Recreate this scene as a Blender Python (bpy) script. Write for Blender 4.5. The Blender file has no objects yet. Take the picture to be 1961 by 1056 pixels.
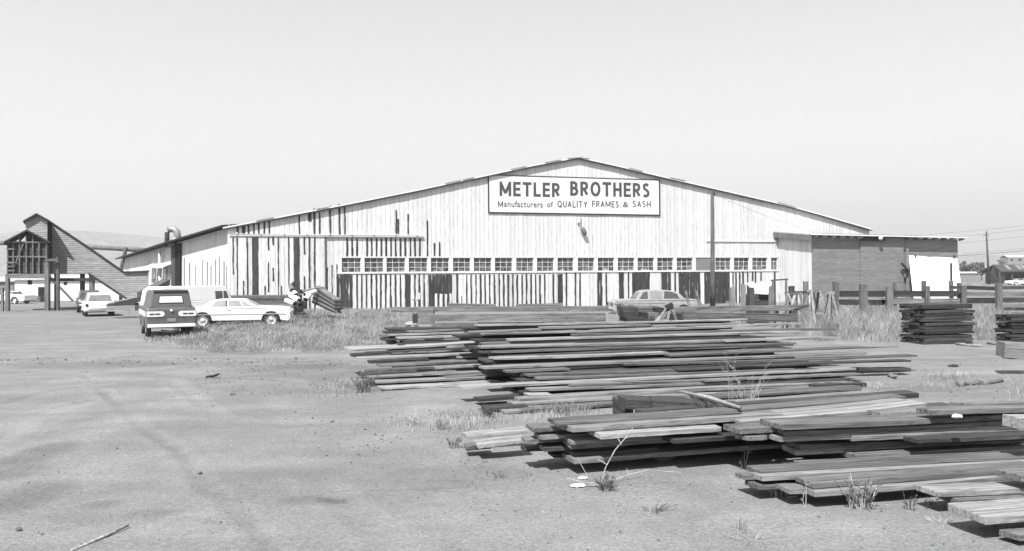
import bpy, bmesh, math, random
import numpy as np
from mathutils import Vector, Matrix
R = math.radians
rnd = random.Random(7)
S = bpy.context.scene
C = S.collection

# ---------------------------------------------------------------- camera
F = 1600.0; PW, PH = 1961.0, 1056.0
cd = bpy.data.cameras.new('camera'); cam = bpy.data.objects.new('camera', cd); C.objects.link(cam)
cd.sensor_width = 36.0; cd.lens = 36.0 * F / PW
cd.clip_start = 0.1; cd.clip_end = 12000
CAMZ = 2.1
M0 = Matrix.Rotation(R(90 + 0.25), 3, 'X')            # pitch a touch upwards
Mroll = Matrix.Rotation(R(-0.47), 3, 'Z')             # slight roll of the hand-held camera
RM = M0 @ Mroll
cam.matrix_world = Matrix.Translation((0, 0, CAMZ)) @ RM.to_4x4()
S.camera = cam

# ---------------------------------------------------------------- world, sun, exposure
SUN = Vector((-0.29, -0.64, 1.0)).normalized()        # towards the sun
SUN_EL = math.asin(SUN.z)
w = bpy.data.worlds.new('World'); S.world = w; w.use_nodes = True
nt = w.node_tree; nt.nodes.clear()
sky = nt.nodes.new('ShaderNodeTexSky'); sky.sky_type = 'NISHITA'; sky.sun_disc = False
sky.sun_elevation = SUN_EL; sky.sun_rotation = math.atan2(SUN.x, SUN.y)
sky.air_density = 2.0; sky.dust_density = 0.6; sky.altitude = 1200
bw = nt.nodes.new('ShaderNodeVectorMath'); bw.operation = 'DOT_PRODUCT'; bw.inputs[1].default_value = (.18, .50, .32)   # blue-sensitive black-and-white film
bg = nt.nodes.new('ShaderNodeBackground'); bg.inputs['Strength'].default_value = 0.082
wo = nt.nodes.new('ShaderNodeOutputWorld')
nt.links.new(sky.outputs[0], bw.inputs[0]); nt.links.new(bw.outputs['Value'], bg.inputs[0]); nt.links.new(bg.outputs[0], wo.inputs[0])
ld = bpy.data.lights.new('sun', 'SUN'); ld.energy = 5.0; ld.angle = R(0.5); ld.color = (1, 1, 1)
lo = bpy.data.objects.new('sun', ld); C.objects.link(lo)
lo.rotation_euler = (-SUN).to_track_quat('-Z', 'Y').to_euler()
S.view_settings.view_transform = 'Standard'; S.view_settings.look = 'None'
S.view_settings.exposure = 1.05; S.view_settings.gamma = 1.0

# ---------------------------------------------------------------- pixel of the photograph -> place on a plane
def ray(px, py):
    return RM @ Vector((px - PW / 2, -(py - PH / 2), -F))
def at(px, py, Y):
    d = ray(px, py); t = Y / d.y
    return Vector((d.x * t, Y, CAMZ + d.z * t))
def gp(px, py, z=0.0):
    d = ray(px, py); t = (z - CAMZ) / d.z
    return Vector((d.x * t, d.y * t, z))
def gx(px, Y, z=0.0):                                  # ground point below pixel column px at distance Y
    p = at(px, 535, Y); return Vector((p.x, Y, z))

# ---------------------------------------------------------------- mesh helpers
class MB:
    def __init__(s): s.v = []; s.f = []; s.m = []; s.smooth = []
    def add(s, vs, fs, m=0, sm=False):
        o = len(s.v); s.v += [tuple(v) for v in vs]
        for f in fs: s.f.append([i + o for i in f]); s.m.append(m); s.smooth.append(sm)
        return s
    def box(s, a, b, m=0, T=None):
        x0, y0, z0 = a; x1, y1, z1 = b
        v = [Vector(p) for p in ((x0,y0,z0),(x1,y0,z0),(x1,y1,z0),(x0,y1,z0),(x0,y0,z1),(x1,y0,z1),(x1,y1,z1),(x0,y1,z1))]
        if T: v = [T @ p for p in v]
        return s.add(v, [(0,3,2,1),(4,5,6,7),(0,1,5,4),(1,2,6,5),(2,3,7,6),(3,0,4,7)], m)
    def bar(s, p, q, w, h=None, m=0, up=(0,0,1)):      # square timber from p to q
        h = h or w; p = Vector(p); q = Vector(q); d = (q - p).normalized(); u = Vector(up)
        if abs(d.dot(u)) > .98: u = Vector((0, 1, 0))
        a = d.cross(u).normalized() * w / 2; b = a.cross(d).normalized() * h / 2
        v = [p-a-b, p+a-b, p+a+b, p-a+b, q-a-b, q+a-b, q+a+b, q-a+b]
        return s.add(v, [(0,1,2,3),(7,6,5,4),(4,5,1,0),(5,6,2,1),(6,7,3,2),(7,4,0,3)], m)
    def tube(s, pts, r, n=8, m=0, cap=True):
        pts = [Vector(p) for p in pts]; rs = r if isinstance(r, (list, tuple)) else [r] * len(pts)
        vs = []; prev = None
        for i, p in enumerate(pts):
            d = (pts[min(i+1, len(pts)-1)] - pts[max(i-1, 0)]).normalized()
            if prev is None:
                u = Vector((0,0,1)) if abs(d.z) < .9 else Vector((1,0,0))
                a = d.cross(u).normalized()
            else: a = (prev - d * prev.dot(d)).normalized()
            prev = a; b = d.cross(a)
            for k in range(n):
                t = 2 * math.pi * k / n; vs.append(p + (a * math.cos(t) + b * math.sin(t)) * rs[i])
        fs = []
        for i in range(len(pts) - 1):
            for k in range(n):
                k2 = (k + 1) % n; fs.append((i*n+k, i*n+k2, (i+1)*n+k2, (i+1)*n+k))
        if cap: fs += [tuple(range(n))[::-1], tuple((len(pts)-1)*n + k for k in range(n))]
        return s.add(vs, fs, m, n > 5)
    def prism(s, poly, ext, m=0):                      # poly: 3D points, ext: vector
        poly = [Vector(p) for p in poly]; n = len(poly); e = Vector(ext)
        vs = poly + [p + e for p in poly]
        fs = [tuple(range(n)), tuple(range(2*n-1, n-1, -1))] + [(i, i+n, (i+1) % n + n, (i+1) % n) for i in range(n)]
        return s.add(vs, fs, m)
    def build(s, name, mats, parent=None, recalc=True):
        me = bpy.data.meshes.new(name); me.from_pydata(s.v, [], s.f)
        for m in (mats if isinstance(mats, (list, tuple)) else [mats]): me.materials.append(m)
        me.polygons.foreach_set('material_index', s.m); me.polygons.foreach_set('use_smooth', s.smooth)
        if recalc:
            bm = bmesh.new(); bm.from_mesh(me); bmesh.ops.recalc_face_normals(bm, faces=bm.faces); bm.to_mesh(me); bm.free()
        o = bpy.data.objects.new(name, me); C.objects.link(o)
        if parent: o.parent = parent
        return o
def tag(o, label=None, cat=None, group=None, kind=None):
    if label: o['label'] = label
    if cat: o['category'] = cat
    if group: o['group'] = group
    if kind: o['kind'] = kind
    return o
def empty(name, loc=(0,0,0), rz=0):
    o = bpy.data.objects.new(name, None); C.objects.link(o); o.location = loc; o.rotation_euler = (0, 0, rz); o.empty_display_size = .2
    return o
def bevel(o, w=.02, seg=2, ang=35):
    b = o.modifiers.new('bevel', 'BEVEL'); b.width = w; b.segments = seg; b.limit_method = 'ANGLE'; b.angle_limit = R(ang)
    return o

# ---------------------------------------------------------------- materials (all procedural, black-and-white picture: greys)
class NT:
    def __init__(s, name, rough=.8, spec=.3):
        s.m = bpy.data.materials.new(name); s.m.use_nodes = True; s.t = s.m.node_tree
        s.b = s.t.nodes['Principled BSDF']; s.b.inputs['Roughness'].default_value = rough
        s.b.inputs['Specular IOR Level'].default_value = spec
    def n(s, k, **kw):
        x = s.t.nodes.new(k)
        for a, v in kw.items(): setattr(x, a, v)
        return x
    def l(s, a, b): s.t.links.new(a, b)
    def coord(s, scale=(1,1,1), kind='Object', rnd=False):
        tc = s.n('ShaderNodeTexCoord'); mp = s.n('ShaderNodeMapping'); mp.inputs['Scale'].default_value = scale
        if kind == 'World':
            g = s.n('ShaderNodeNewGeometry'); s.l(g.outputs['Position'], mp.inputs[0])
        else: s.l(tc.outputs[kind], mp.inputs[0])
        if rnd:
            oi = s.n('ShaderNodeObjectInfo'); k = s.math('MULTIPLY', oi.outputs['Random'], 57.0)
            cb = s.n('ShaderNodeCombineXYZ'); s.l(k, cb.inputs[0]); s.l(k, cb.inputs[1]); s.l(k, cb.inputs[2]); s.l(cb.outputs[0], mp.inputs['Location'])
        return mp.outputs[0]
    def noise(s, vec, scale, detail=4, rough=.55):
        x = s.n('ShaderNodeTexNoise'); x.inputs['Scale'].default_value = scale; x.inputs['Detail'].default_value = detail
        x.inputs['Roughness'].default_value = rough; s.l(vec, x.inputs['Vector']); return x.outputs[0]
    def math(s, op, a, b=None, c=None, clamp=False):
        x = s.n('ShaderNodeMath', operation=op); x.use_clamp = clamp
        for i, v in enumerate((a, b, c)):
            if v is None: continue
            if isinstance(v, (int, float)): x.inputs[i].default_value = v
            else: s.l(v, x.inputs[i])
        return x.outputs[0]
    def rng(s, v, a, b, c, d):
        x = s.n('ShaderNodeMapRange'); s.l(v, x.inputs[0])
        for i, q in enumerate((a, b, c, d)): x.inputs[i+1].default_value = q
        return x.outputs[0]
    def mix(s, f, a, b):
        x = s.n('ShaderNodeMix'); x.data_type = 'FLOAT'
        for i, v in enumerate((f, a, b)):
            if isinstance(v, (int, float)): x.inputs[(0,2,3)[i]].default_value = v
            else: s.l(v, x.inputs[(0,2,3)[i]])
        return x.outputs[0]
    def color(s, v): s.l(v, s.b.inputs['Base Color'])
    def bump(s, v, strength=.4, dist=.02):
        x = s.n('ShaderNodeBump'); x.inputs['Strength'].default_value = strength; x.inputs['Distance'].default_value = dist
        s.l(v, x.inputs['Height']); s.l(x.outputs[0], s.b.inputs['Normal'])
    def sep(s, vec):
        x = s.n('ShaderNodeSeparateXYZ'); s.l(vec, x.inputs[0]); return x.outputs

def mat_plain(name, g, rough=.6, spec=.4, metal=0, var=.12, scale=3):
    m = NT(name, rough, spec); m.b.inputs['Metallic'].default_value = metal
    n = m.noise(m.coord(), scale, 5); m.color(m.rng(n, .25, .75, g * (1 - var), g * (1 + var))); return m.m
def mat_wood(name, lo, hi, axis=0, fine=1.0, bump=.5):  # grey weathered timber, grain along one axis
    m = NT(name, .85, .2)
    sc = [14 * fine, 14 * fine, 14 * fine]; sc[axis] = .55 * fine
    v = m.coord(tuple(sc), rnd=True); g = m.noise(v, 2.2, 6, .65)
    v2 = m.coord((.5, 2.5, 2.5) if axis == 0 else (2.5, 2.5, .5), rnd=True); b = m.noise(v2, 1.0, 3)
    oi = m.n('ShaderNodeObjectInfo')
    per = m.rng(oi.outputs['Random'], 0, 1, .66, 1.25)
    s3 = [60 * fine] * 3; s3[axis] = 1.6 * fine; f3 = m.noise(m.coord(tuple(s3), rnd=True), 1.5, 5, .7)
    s4 = [22 * fine] * 3; s4[axis] = .35 * fine; f4 = m.noise(m.coord(tuple(s4), rnd=True), 1.0, 3, .6)
    blot = m.noise(m.coord((1.3, 4, 4) if axis == 0 else (4, 4, 1.3), rnd=True), 1.7, 5, .7)
    c = m.rng(g, .3, .72, lo, hi); c = m.math('MULTIPLY', c, m.rng(b, .3, .7, .78, 1.2)); c = m.math('MULTIPLY', c, per)
    c = m.math('MULTIPLY', c, m.rng(f3, .3, .7, .68, 1.25)); c = m.math('MULTIPLY', c, m.rng(f4, .36, .42, .45, 1.0)); c = m.math('MULTIPLY', c, m.rng(blot, .32, .45, .6, 1.0))
    w_ = m.n('ShaderNodeTexVoronoi'); w_.inputs['Scale'].default_value = 1.0   # knots
    m.l(m.coord((1.1, 5, 5) if axis == 0 else (5, 5, 1.1), rnd=True), w_.inputs['Vector'])
    c = m.math('MULTIPLY', c, m.rng(w_.outputs['Distance'], .05, .13, .5, 1.0))
    m.color(c); m.bump(m.math('ADD', g, f3), bump, .008); return m.m
def mat_white_boards(name, axis=0, pitch=.33, base=.57, wear=.8):
    # white painted vertical boards: thin dark joints, flaking paint with bare wood showing, run-down streaks
    m = NT(name, .75, .25)
    x = m.sep(m.coord())[axis]
    q = m.math('DIVIDE', x, pitch); fr = m.math('FRACT', q); cell = m.math('FLOOR', q)
    wn = m.n('ShaderNodeTexWhiteNoise'); wn.noise_dimensions = '1D'; m.l(cell, wn.inputs['W'])
    joint = m.math('LESS_THAN', fr, .07)
    jn = m.noise(m.coord((3, 3, .7)), 1.6, 5, .7)
    joint = m.math('MULTIPLY', joint, m.rng(jn, .42, .6, 0.05, .85))
    st = m.noise(m.coord((9, 9, .45)), 2.0, 6, .7)
    st2 = m.noise(m.coord((40, 40, 4)), 1.0, 4, .7)
    flake = m.math('MULTIPLY', m.rng(st, .57, .64, 0, 1), m.rng(st2, .45, .6, 0, 1))
    flake = m.math('MULTIPLY', flake, wear)
    board = m.rng(wn.outputs[0], 0, 1, .88, 1.04)
    soft = m.rng(m.noise(m.coord((5, 5, .8)), 1.3, 5), .3, .7, .9, 1.04)
    c = m.math('MULTIPLY', m.math('MULTIPLY', board, soft), base)
    dark = m.math('MAXIMUM', joint, flake)
    c = m.mix(dark, c, .07)
    m.color(c); m.bump(m.math('ADD', fr, st2), .25, .01); return m.m
def mat_siding(name, axis_z_pitch=.085, lo=.165, hi=.27, line=.5):
    m = NT(name, .85, .2); s_ = m.sep(m.coord()); z = s_[2]
    q = m.math('DIVIDE', z, axis_z_pitch); fr = m.math('FRACT', q); cell = m.math('FLOOR', q)
    wn = m.n('ShaderNodeTexWhiteNoise'); wn.noise_dimensions = '2D'
    cb = m.n('ShaderNodeCombineXYZ'); m.l(m.math('FLOOR', m.math('DIVIDE', m.math('ADD', s_[0], s_[1]), 1.7)), cb.inputs[0]); m.l(cell, cb.inputs[1]); m.l(cb.outputs[0], wn.inputs['Vector'])
    n = m.noise(m.coord((.8, .8, 8)), 2, 5, .6)
    c = m.math('MULTIPLY', m.rng(n, .3, .7, lo, hi), m.rng(wn.outputs[0], 0, 1, .88, 1.12))
    c = m.math('MULTIPLY', c, m.mix(m.math('LESS_THAN', fr, .25), 1.0, line))
    sp = m.noise(m.coord((2.5, 2.5, 14)), 2, 3); c = m.mix(m.rng(sp, .70, .74, 0, .6), c, .6)
    m.color(c); m.bump(fr, .5, .02); return m.m

MT = {}
MT['wood'] = mat_wood('weathered_wood', .062, .235)
MT['wood_light'] = mat_wood('pale_weathered_wood', .12, .37)
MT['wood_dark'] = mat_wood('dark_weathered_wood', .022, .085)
MT['wood_black'] = mat_wood('tarred_wood', .018, .06)
MT['wood_v'] = mat_wood('weathered_post_wood', .08, .23, axis=2)
MT['wood_vd'] = mat_wood('dark_post_wood', .035, .1, axis=2)
MT['bare'] = mat_wood('bare_barn_boards', .035, .095, axis=2, fine=.8)
MT['white'] = mat_plain('white_paint', .6, .6, .3, var=.05)
MT['white_boards'] = mat_white_boards('flaking_white_boards')
MT['siding'] = mat_siding('grey_lap_siding')
MT['chute'] = mat_siding('old_horizontal_boards', .17, .19, .38, .45)
MT['dark'] = mat_plain('dark_interior', .02, .9, .1)
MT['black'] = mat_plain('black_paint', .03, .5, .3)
MT['roof'] = mat_plain('roofing_felt', .42, .9, .1, var=.3)
MT['metal'] = mat_plain('galvanised_metal', .24, .45, .5, .3, var=.3, scale=2)
MT['letter'] = mat_plain('sign_lettering', .06, .6, .3)
MT['rubber'] = mat_plain('tyre_rubber', .05, .85, .2)
MT['chrome'] = mat_plain('bumper_chrome', .75, .25, .5, .7, var=.03)
MT['carwhite'] = mat_plain('white_car_paint', .68, .3, .5, var=.03)
MT['cargrey'] = mat_plain('dull_grey_car_paint', .24, .7, .3, var=.25, scale=5)
MT['cardark'] = mat_plain('dark_car_paint', .085, .35, .5, var=.06)
MT['carblack'] = mat_plain('dark_old_car_paint', .07, .5, .4, var=.2)
MT['glass_mid'] = mat_plain('car_glass_grey', .16, .15, .6, var=.3)
MT['glass'] = mat_plain('car_glass', .05, .12, .8, var=.3)
MT['glass_pale'] = mat_plain('car_glass_painted_bright', .2, .15, .6, var=.15)  # brightness seen through the glass is painted into its colour
MT['stone'] = mat_plain('stones', .10, .9, .2, var=.5, scale=2)
MT['tarp'] = mat_plain('white_sheet', .85, .7, .2, var=.03)
MT['wire'] = mat_plain('wire', .12, .6, .3)
MT['foliage'] = mat_plain('distant_foliage', .09, .9, .1, var=.4)
def mat_grass(name, lo, hi):
    m = NT(name, .8, .2); n = m.noise(m.coord((1,1,1), 'World'), 1.1, 4)
    n2 = m.noise(m.coord((30,30,3), 'World'), 1.0, 2)
    m.color(m.math('MULTIPLY', m.rng(n, .3, .7, lo, hi), m.rng(n2, .3, .7, .75, 1.2)))
    m.b.inputs['Subsurface Weight'].default_value = 0
    return m.m
MT['grass'] = mat_grass('dry_grass_blades', .12, .44)
MT['weed'] = mat_grass('weed_leaves', .06, .15)
MT['stalk'] = mat_grass('bleached_stalks', .26, .42)

def mat_pane():                                        # old window glass, reflections painted in as a random tone per pane
    m = NT('old_window_glass', .2, .6); s_ = m.sep(m.coord())
    cb = m.n('ShaderNodeCombineXYZ')
    m.l(m.math('FLOOR', m.math('MULTIPLY', s_[0], 3.0)), cb.inputs[0]); m.l(m.math('FLOOR', m.math('MULTIPLY', s_[2], 3.0)), cb.inputs[1])
    wn = m.n('ShaderNodeTexWhiteNoise'); wn.noise_dimensions = '2D'; m.l(cb.outputs[0], wn.inputs['Vector'])
    n = m.noise(m.coord((2.2, 1, 3.5)), 1.2, 4, .6)
    low = m.rng(s_[2], 2.75, 3.3, 1.0, .12)
    c = m.math('ADD', m.rng(wn.outputs[0], 0, 1, .02, .09), m.math('MULTIPLY', low, m.rng(n, .5, .62, 0, .22)))
    m.color(c); return m.m
MT['pane'] = mat_pane()

def mat_ground():
    m = NT('packed_dirt', .95, .15)
    p = m.coord((1,1,1), 'World')
    big = m.noise(p, .12, 5, .6); mid = m.noise(p, .9, 6, .65); fine = m.noise(p, 22, 4, .7); grit = m.noise(p, 75, 2, .6)
    st = m.noise(m.coord((.25, 1.2, 1), 'World'), .8, 5, .6)
    c = m.rng(big, .3, .7, .146, .19)
    c = m.math('MULTIPLY', c, m.rng(mid, .32, .68, .83, 1.14))
    c = m.math('MULTIPLY', c, m.rng(st, .35, .65, .9, 1.09))
    c = m.math('MULTIPLY', c, m.rng(fine, .3, .7, .76, 1.22))
    c = m.math('MULTIPLY', c, m.rng(grit, .35, .65, .78, 1.22))
    at_ = m.n('ShaderNodeAttribute', attribute_name='stain'); c = m.math('MULTIPLY', c, at_.outputs['Fac'])
    vo = m.n('ShaderNodeTexVoronoi'); vo.inputs['Scale'].default_value = 9; m.l(p, vo.inputs['Vector'])
    speck = m.math('MULTIPLY', m.math('LESS_THAN', vo.outputs['Distance'], .11), m.rng(mid, .45, .6, 0, .6)); c = m.mix(speck, c, .05)
    vo2 = m.n('ShaderNodeTexVoronoi'); vo2.inputs['Scale'].default_value = 7; m.l(p, vo2.inputs['Vector'])
    sp2 = m.math('MULTIPLY', m.math('LESS_THAN', vo2.outputs['Distance'], .07), m.rng(big, .45, .6, 0, .8)); c = m.mix(sp2, c, .45)
    m.color(c)
    h = m.math('ADD', m.math('MULTIPLY', fine, .6), m.math('MULTIPLY', mid, 2.0)); m.bump(h, .55, .03)
    return m.m
MT['ground'] = mat_ground()
# ================================================================= ground, hills
def axis_steps(a, b, s0, grow, far):
    xs = [0.0]; st = s0
    while xs[-1] < far:
        if xs[-1] > b: st *= grow
        xs.append(xs[-1] + st)
    return np.array(xs)
def fbm(x, y, seed):
    g = np.random.default_rng(seed); r = np.zeros_like(x)
    for k in range(14):
        a = g.uniform(0, 6.28); f = g.uniform(.5, 4.5); p = g.uniform(0, 6.28)
        r += np.sin((x*math.cos(a) + y*math.sin(a)) * f + p) / (.6 + f)
    return r / 4
xp = axis_steps(0, 9, .05, 1.06, 6000); xs = np.concatenate([-xp[:0:-1], xp]); xs = xs - 1.0
yp = axis_steps(0, 14, .05, 1.03, 6000) + 3.0
ys = np.concatenate([[-300, -60, -10, 0, 2], yp])
X, Y = np.meshgrid(xs, ys); near = np.clip(1 - (Y - 30) / 40, 0, 1)
Z = fbm(X, Y, 3) * .028 * near + fbm(X * 5, Y * 5, 5) * .006 * near + fbm(X * 14, Y * 14, 9) * .0035 * np.clip(1 - (Y - 16) / 6, 0, 1)
far_ = np.clip((Y - 150) / 500, 0, 1); Z -= .0 * far_
stain = np.ones_like(X)
def blot(px, py, rx, ry, k):                            # oil and damp stains / pale worn tracks with a shape of their own
    p = gp(px, py); e = gp(px + rx, py); t = gp(px, py - ry)
    d = ((X - p.x) / abs(e.x - p.x))**2 + ((Y - p.y) / abs(t.y - p.y))**2 + fbm(X * 2.3, Y * 2.3, int(px) + 11) * .9
    return 1 + (k - 1) * np.clip(1.25 - d, 0, 1) ** 1.0
for b in ((72, 872, 52, 24, .72), (55, 945, 75, 32, .72), (30, 905, 50, 16, .82), (200, 965, 40, 10, .78), (290, 985, 60, 10, .8), (600, 960, 60, 8, .8), (640, 957, 30, 6, .75), (180, 700, 200, 8, .86), (560, 712, 140, 8, .8), (120, 1000, 120, 18, .9), (480, 1000, 90, 20, .92), (820, 960, 120, 24, .93),
          (215, 790, 90, 18, .92), (90, 800, 80, 50, 1.07), (300, 790, 90, 30, 1.1), (420, 860, 120, 22, 1.08), (560, 800, 60, 20, 1.06), (600, 745, 90, 12, .9), (700, 900, 120, 40, .96),
          (520, 700, 160, 8, .86), (250, 695, 180, 7, .9), (620, 700, 90, 8, .84), (1150, 1000, 160, 30, 1.05), (820, 800, 90, 25, 1.12), (1250, 960, 160, 18, 1.08),
          (1800, 745, 160, 5, .84), (1750, 770, 120, 6, 1.08), (1800, 690, 120, 14, .9), (300, 620, 250, 8, .95), (1500, 1000, 200, 22, 1.08)):
    stain *= blot(*b)
def rut(pts, wz, depth, shade, seed=1, brk=.0):              # wheel rut or crack along a winding line
    global Z, stain
    W_ = [gp(*p) for p in pts]; dmin = np.full_like(X, 1e9)
    wob = fbm(X * 1.5, Y * 1.5, seed + 40) * .35
    for a, b in zip(W_, W_[1:]):
        dx, dy = b.x - a.x, b.y - a.y; t = np.clip(((X - a.x) * dx + (Y - a.y) * dy) / (dx * dx + dy * dy), 0, 1); dmin = np.minimum(dmin, np.hypot(X - a.x - t * dx, Y - a.y - t * dy))
    u = (dmin + wob * wz) / wz; k = np.exp(-u * u); e = np.exp(-(u - 1.6) ** 2 * 2); m_ = np.clip(.6 + fbm(X * .9, Y * .9, seed + 3), 0, 1) if brk else 1
    Z = Z + (-k * depth + e * depth * .7) * m_ * 1.5; stain = stain * (1 + (shade - 1) * 1.2 * k * m_) * (1 + .09 * e * m_)
rut([(160, 720), (216, 766), (265, 819), (335, 855), (366, 890), (397, 934), (450, 978), (507, 1040), (540, 1080)], .10, .016, .9, 1, 1)
rut([(330, 730), (420, 800), (520, 860), (620, 930), (720, 1010), (760, 1070)], .14, .012, 1.07, 2, 1)
rut([(0, 838), (60, 800), (150, 772), (260, 752), (420, 742)], .16, .010, 1.07, 3, 1)
rut([(0, 775), (90, 750), (220, 732), (400, 722), (560, 730)], .14, .008, .93, 4, 1)
rut([(0, 690), (200, 684), (420, 686), (660, 690), (760, 700)], .2, .012, .9, 5)
rut([(400, 803), (500, 799), (612, 795)], .025, .006, .8, 6)
rut([(520, 948), (700, 938), (900, 930)], .03, .005, .85, 7, 1)
rut([(1640, 742), (1760, 736), (1900, 738), (2000, 742)], .22, .014, .85, 8, 1)
rut([(1640, 720), (1780, 714), (1980, 716)], .18, .01, 1.08, 9)
rut([(0, 640), (300, 648), (380, 662)], .3, .012, .92, 10)
me = bpy.data.meshes.new('ground'); ny, nx = X.shape
co = np.stack([X, Y, Z], -1).reshape(-1, 3)
idx = np.arange(nx * ny).reshape(ny, nx)
fc = np.stack([idx[:-1,:-1], idx[:-1,1:], idx[1:,1:], idx[1:,:-1]], -1).reshape(-1, 4)
me.vertices.add(len(co)); me.vertices.foreach_set('co', co.ravel())
me.loops.add(fc.size); me.loops.foreach_set('vertex_index', fc.ravel().astype(np.int32))
me.polygons.add(len(fc)); me.polygons.foreach_set('loop_start', np.arange(0, fc.size, 4, dtype=np.int32))
me.polygons.foreach_set('use_smooth', np.ones(len(fc), dtype=bool)); me.update(calc_edges=True)
a_ = me.attributes.new('stain', 'FLOAT', 'POINT'); a_.data.foreach_set('value', stain.ravel().astype(np.float32))
me.materials.append(MT['ground']); g = bpy.data.objects.new('ground', me); C.objects.link(g); tag(g, kind='structure')
def gz(x, y): return float(fbm(np.array([x]), np.array([y]), 3)[0] * .028 * max(0, min(1, 1 - (y - 30) / 40)))

def mat_hill():
    m = NT('dry_hillside', .95, .1); p = m.coord((1,1,1), 'World')
    n = m.noise(p, .012, 6, .7); n2 = m.noise(p, .05, 4, .7)
    m.color(m.math('MULTIPLY', m.rng(n, .35, .65, .15, .27), m.rng(n2, .35, .65, .6, 1.15))); return m.m
MT['hill'] = mat_hill()
def ridge(name, prof, Y0, depth, seed):                 # profile in pixels at the crest distance
    g_ = random.Random(seed); mb = MB(); n = 90; rows = 10; vs = []
    x0, x1 = prof[0][0], prof[-1][0]
    def py(x):
        for (a, ya), (b, yb) in zip(prof, prof[1:]):
            if a <= x <= b: return ya + (yb - ya) * (x - a) / (b - a)
    jit = [g_.uniform(-1, 1) for _ in range(n + 1)]
    for j in range(rows + 1):
        t = j / rows
        for i in range(n + 1):
            x = x0 + (x1 - x0) * i / n
            c = at(x, py(x) + jit[i] * 1.0, Y0); h = max(c.z, 1)
            yy = Y0 + (j - rows * .5) / (rows * .5) * depth
            prof_h = math.cos((t - .5) * math.pi) ** 1.2 if 0 < t < 1 else 0
            z = h * prof_h * (1 + .0 * g_.uniform(-1, 1)) + (g_.uniform(-.05, .05) * h if 0 < t < 1 and j != rows // 2 else 0) - (2 if prof_h == 0 else 0)
            vs.append((c.x * yy / Y0 if False else c.x + (yy - Y0) * .05, yy, z))
    fs = [(j*(n+1)+i, j*(n+1)+i+1, (j+1)*(n+1)+i+1, (j+1)*(n+1)+i) for j in range(rows) for i in range(n)]
    mb.add(vs, fs, 0, True); o = mb.build(name, MT['hill']); tag(o, kind='structure'); return o
ridge('hills', [(-500, 470), (-200, 455), (0, 452), (120, 447), (170, 444), (230, 447), (300, 454), (380, 462), (470, 470), (620, 490), (800, 520), (900, 534)], 2600, 900, 3)
ridge('hills', [(1500, 528), (1700, 505), (1790, 498), (1850, 489), (1890, 494), (1950, 490), (2100, 492), (2500, 500)], 3200, 900, 5)

# ================================================================= barn
TH = math.atan(1600 / 5250.0)
dA = 1600 / 27.3
pA = gx(670, dA); dirF = Vector((math.cos(TH), math.sin(TH), 0)); nF = Vector((-math.sin(TH), math.cos(TH), 0))
# origin of the barn frame: left corner of the facade (pixel column 438)
def hit(px, py, off=0.0, org=None):
    o_ = (org or pA) + nF * off; d = ray(px, py); t = (o_ - Vector((0,0,CAMZ))).dot(nF) / d.dot(nF)
    return Vector((0,0,CAMZ)) + d * t
B0 = hit(438, 500); B0.z = 0
def fac(px, py, off=0.0):
    p = hit(px, py, off, B0) - B0; return p.dot(dirF), p.z
barn = empty('barn', B0, TH); tag(barn, 'long white timber barn with low gable, peeling board siding and a row of windows', 'barn')
roofpx = [(438, 437), (560, 413), (660, 394), (800, 366), (938, 336.5), (1020, 319), (1106, 303.5), (1180, 320), (1262, 339.5), (1400, 371), (1500, 394), (1580, 416), (1665, 441)]
RP = [fac(*p) for p in roofpx]
UR = RP[-1][0]
def roofz(u):
    for (a, za), (b, zb) in zip(RP, RP[1:]):
        if a <= u <= b: return za + (zb - za) * (u - a) / (b - a)
    return RP[0][1] if u < 0 else RP[-1][1]
uw0, zw0 = fac(650, 523.0); uw1, _ = fac(1489, 517); zwt = fac(650, 494.5)[1]; zwb = (fac(660, 523)[1] + fac(1480, 517.3)[1]) / 2; zwt = (zwt + fac(1480, 493)[1]) / 2
print('barn u', UR, 'ridge z', max(z for u, z in RP), 'win z', zwb, zwt, 'uw', uw0, uw1, 'eave', RP[0][1], RP[-1][1])
PITCH = .33
def board_wall(mb, u0, u1, zlo, zhi, m=0, y=0.0, cup=.009):
    n = max(1, round((u1 - u0) / PITCH)); w_ = (u1 - u0) / n
    for i in range(n):
        a = u0 + i * w_; dy = rnd.uniform(-.008, .008)
        us = [a, a + w_ * .25, a + w_ * .5, a + w_ * .75, a + w_]; dd = [.0, -cup, -cup * 1.3, -cup, .0]
        vs = []
        for u, d in zip(us, dd):
            lo_ = zlo(u) if callable(zlo) else zlo; hi_ = zhi(u) if callable(zhi) else zhi
            vs += [(u, y + d + dy, lo_), (u, y + d + dy, hi_)]
        mb.add(vs, [(2*k, 2*k+2, 2*k+3, 2*k+1) for k in range(4)], m, True)
mb = MB()
board_wall(mb, 0, uw0, 0, roofz); board_wall(mb, uw0, uw1, 0, zwb); board_wall(mb, uw0, uw1, zwt, roofz); board_wall(mb, uw1, UR, 0, roofz)
mb.add([(0, .2, 0), (UR, .2, 0), (UR, 42, 0), (0, 42, 0), (0, .2, RP[0][1]), (UR, .2, RP[-1][1]), (UR, 42, RP[-1][1]), (0, 42, RP[0][1])], [(1,2,6,5), (2,3,7,6), (3,0,4,7)])
front_wall = mb.build('front_wall', MT['white_boards'], barn, recalc=False)
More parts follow.
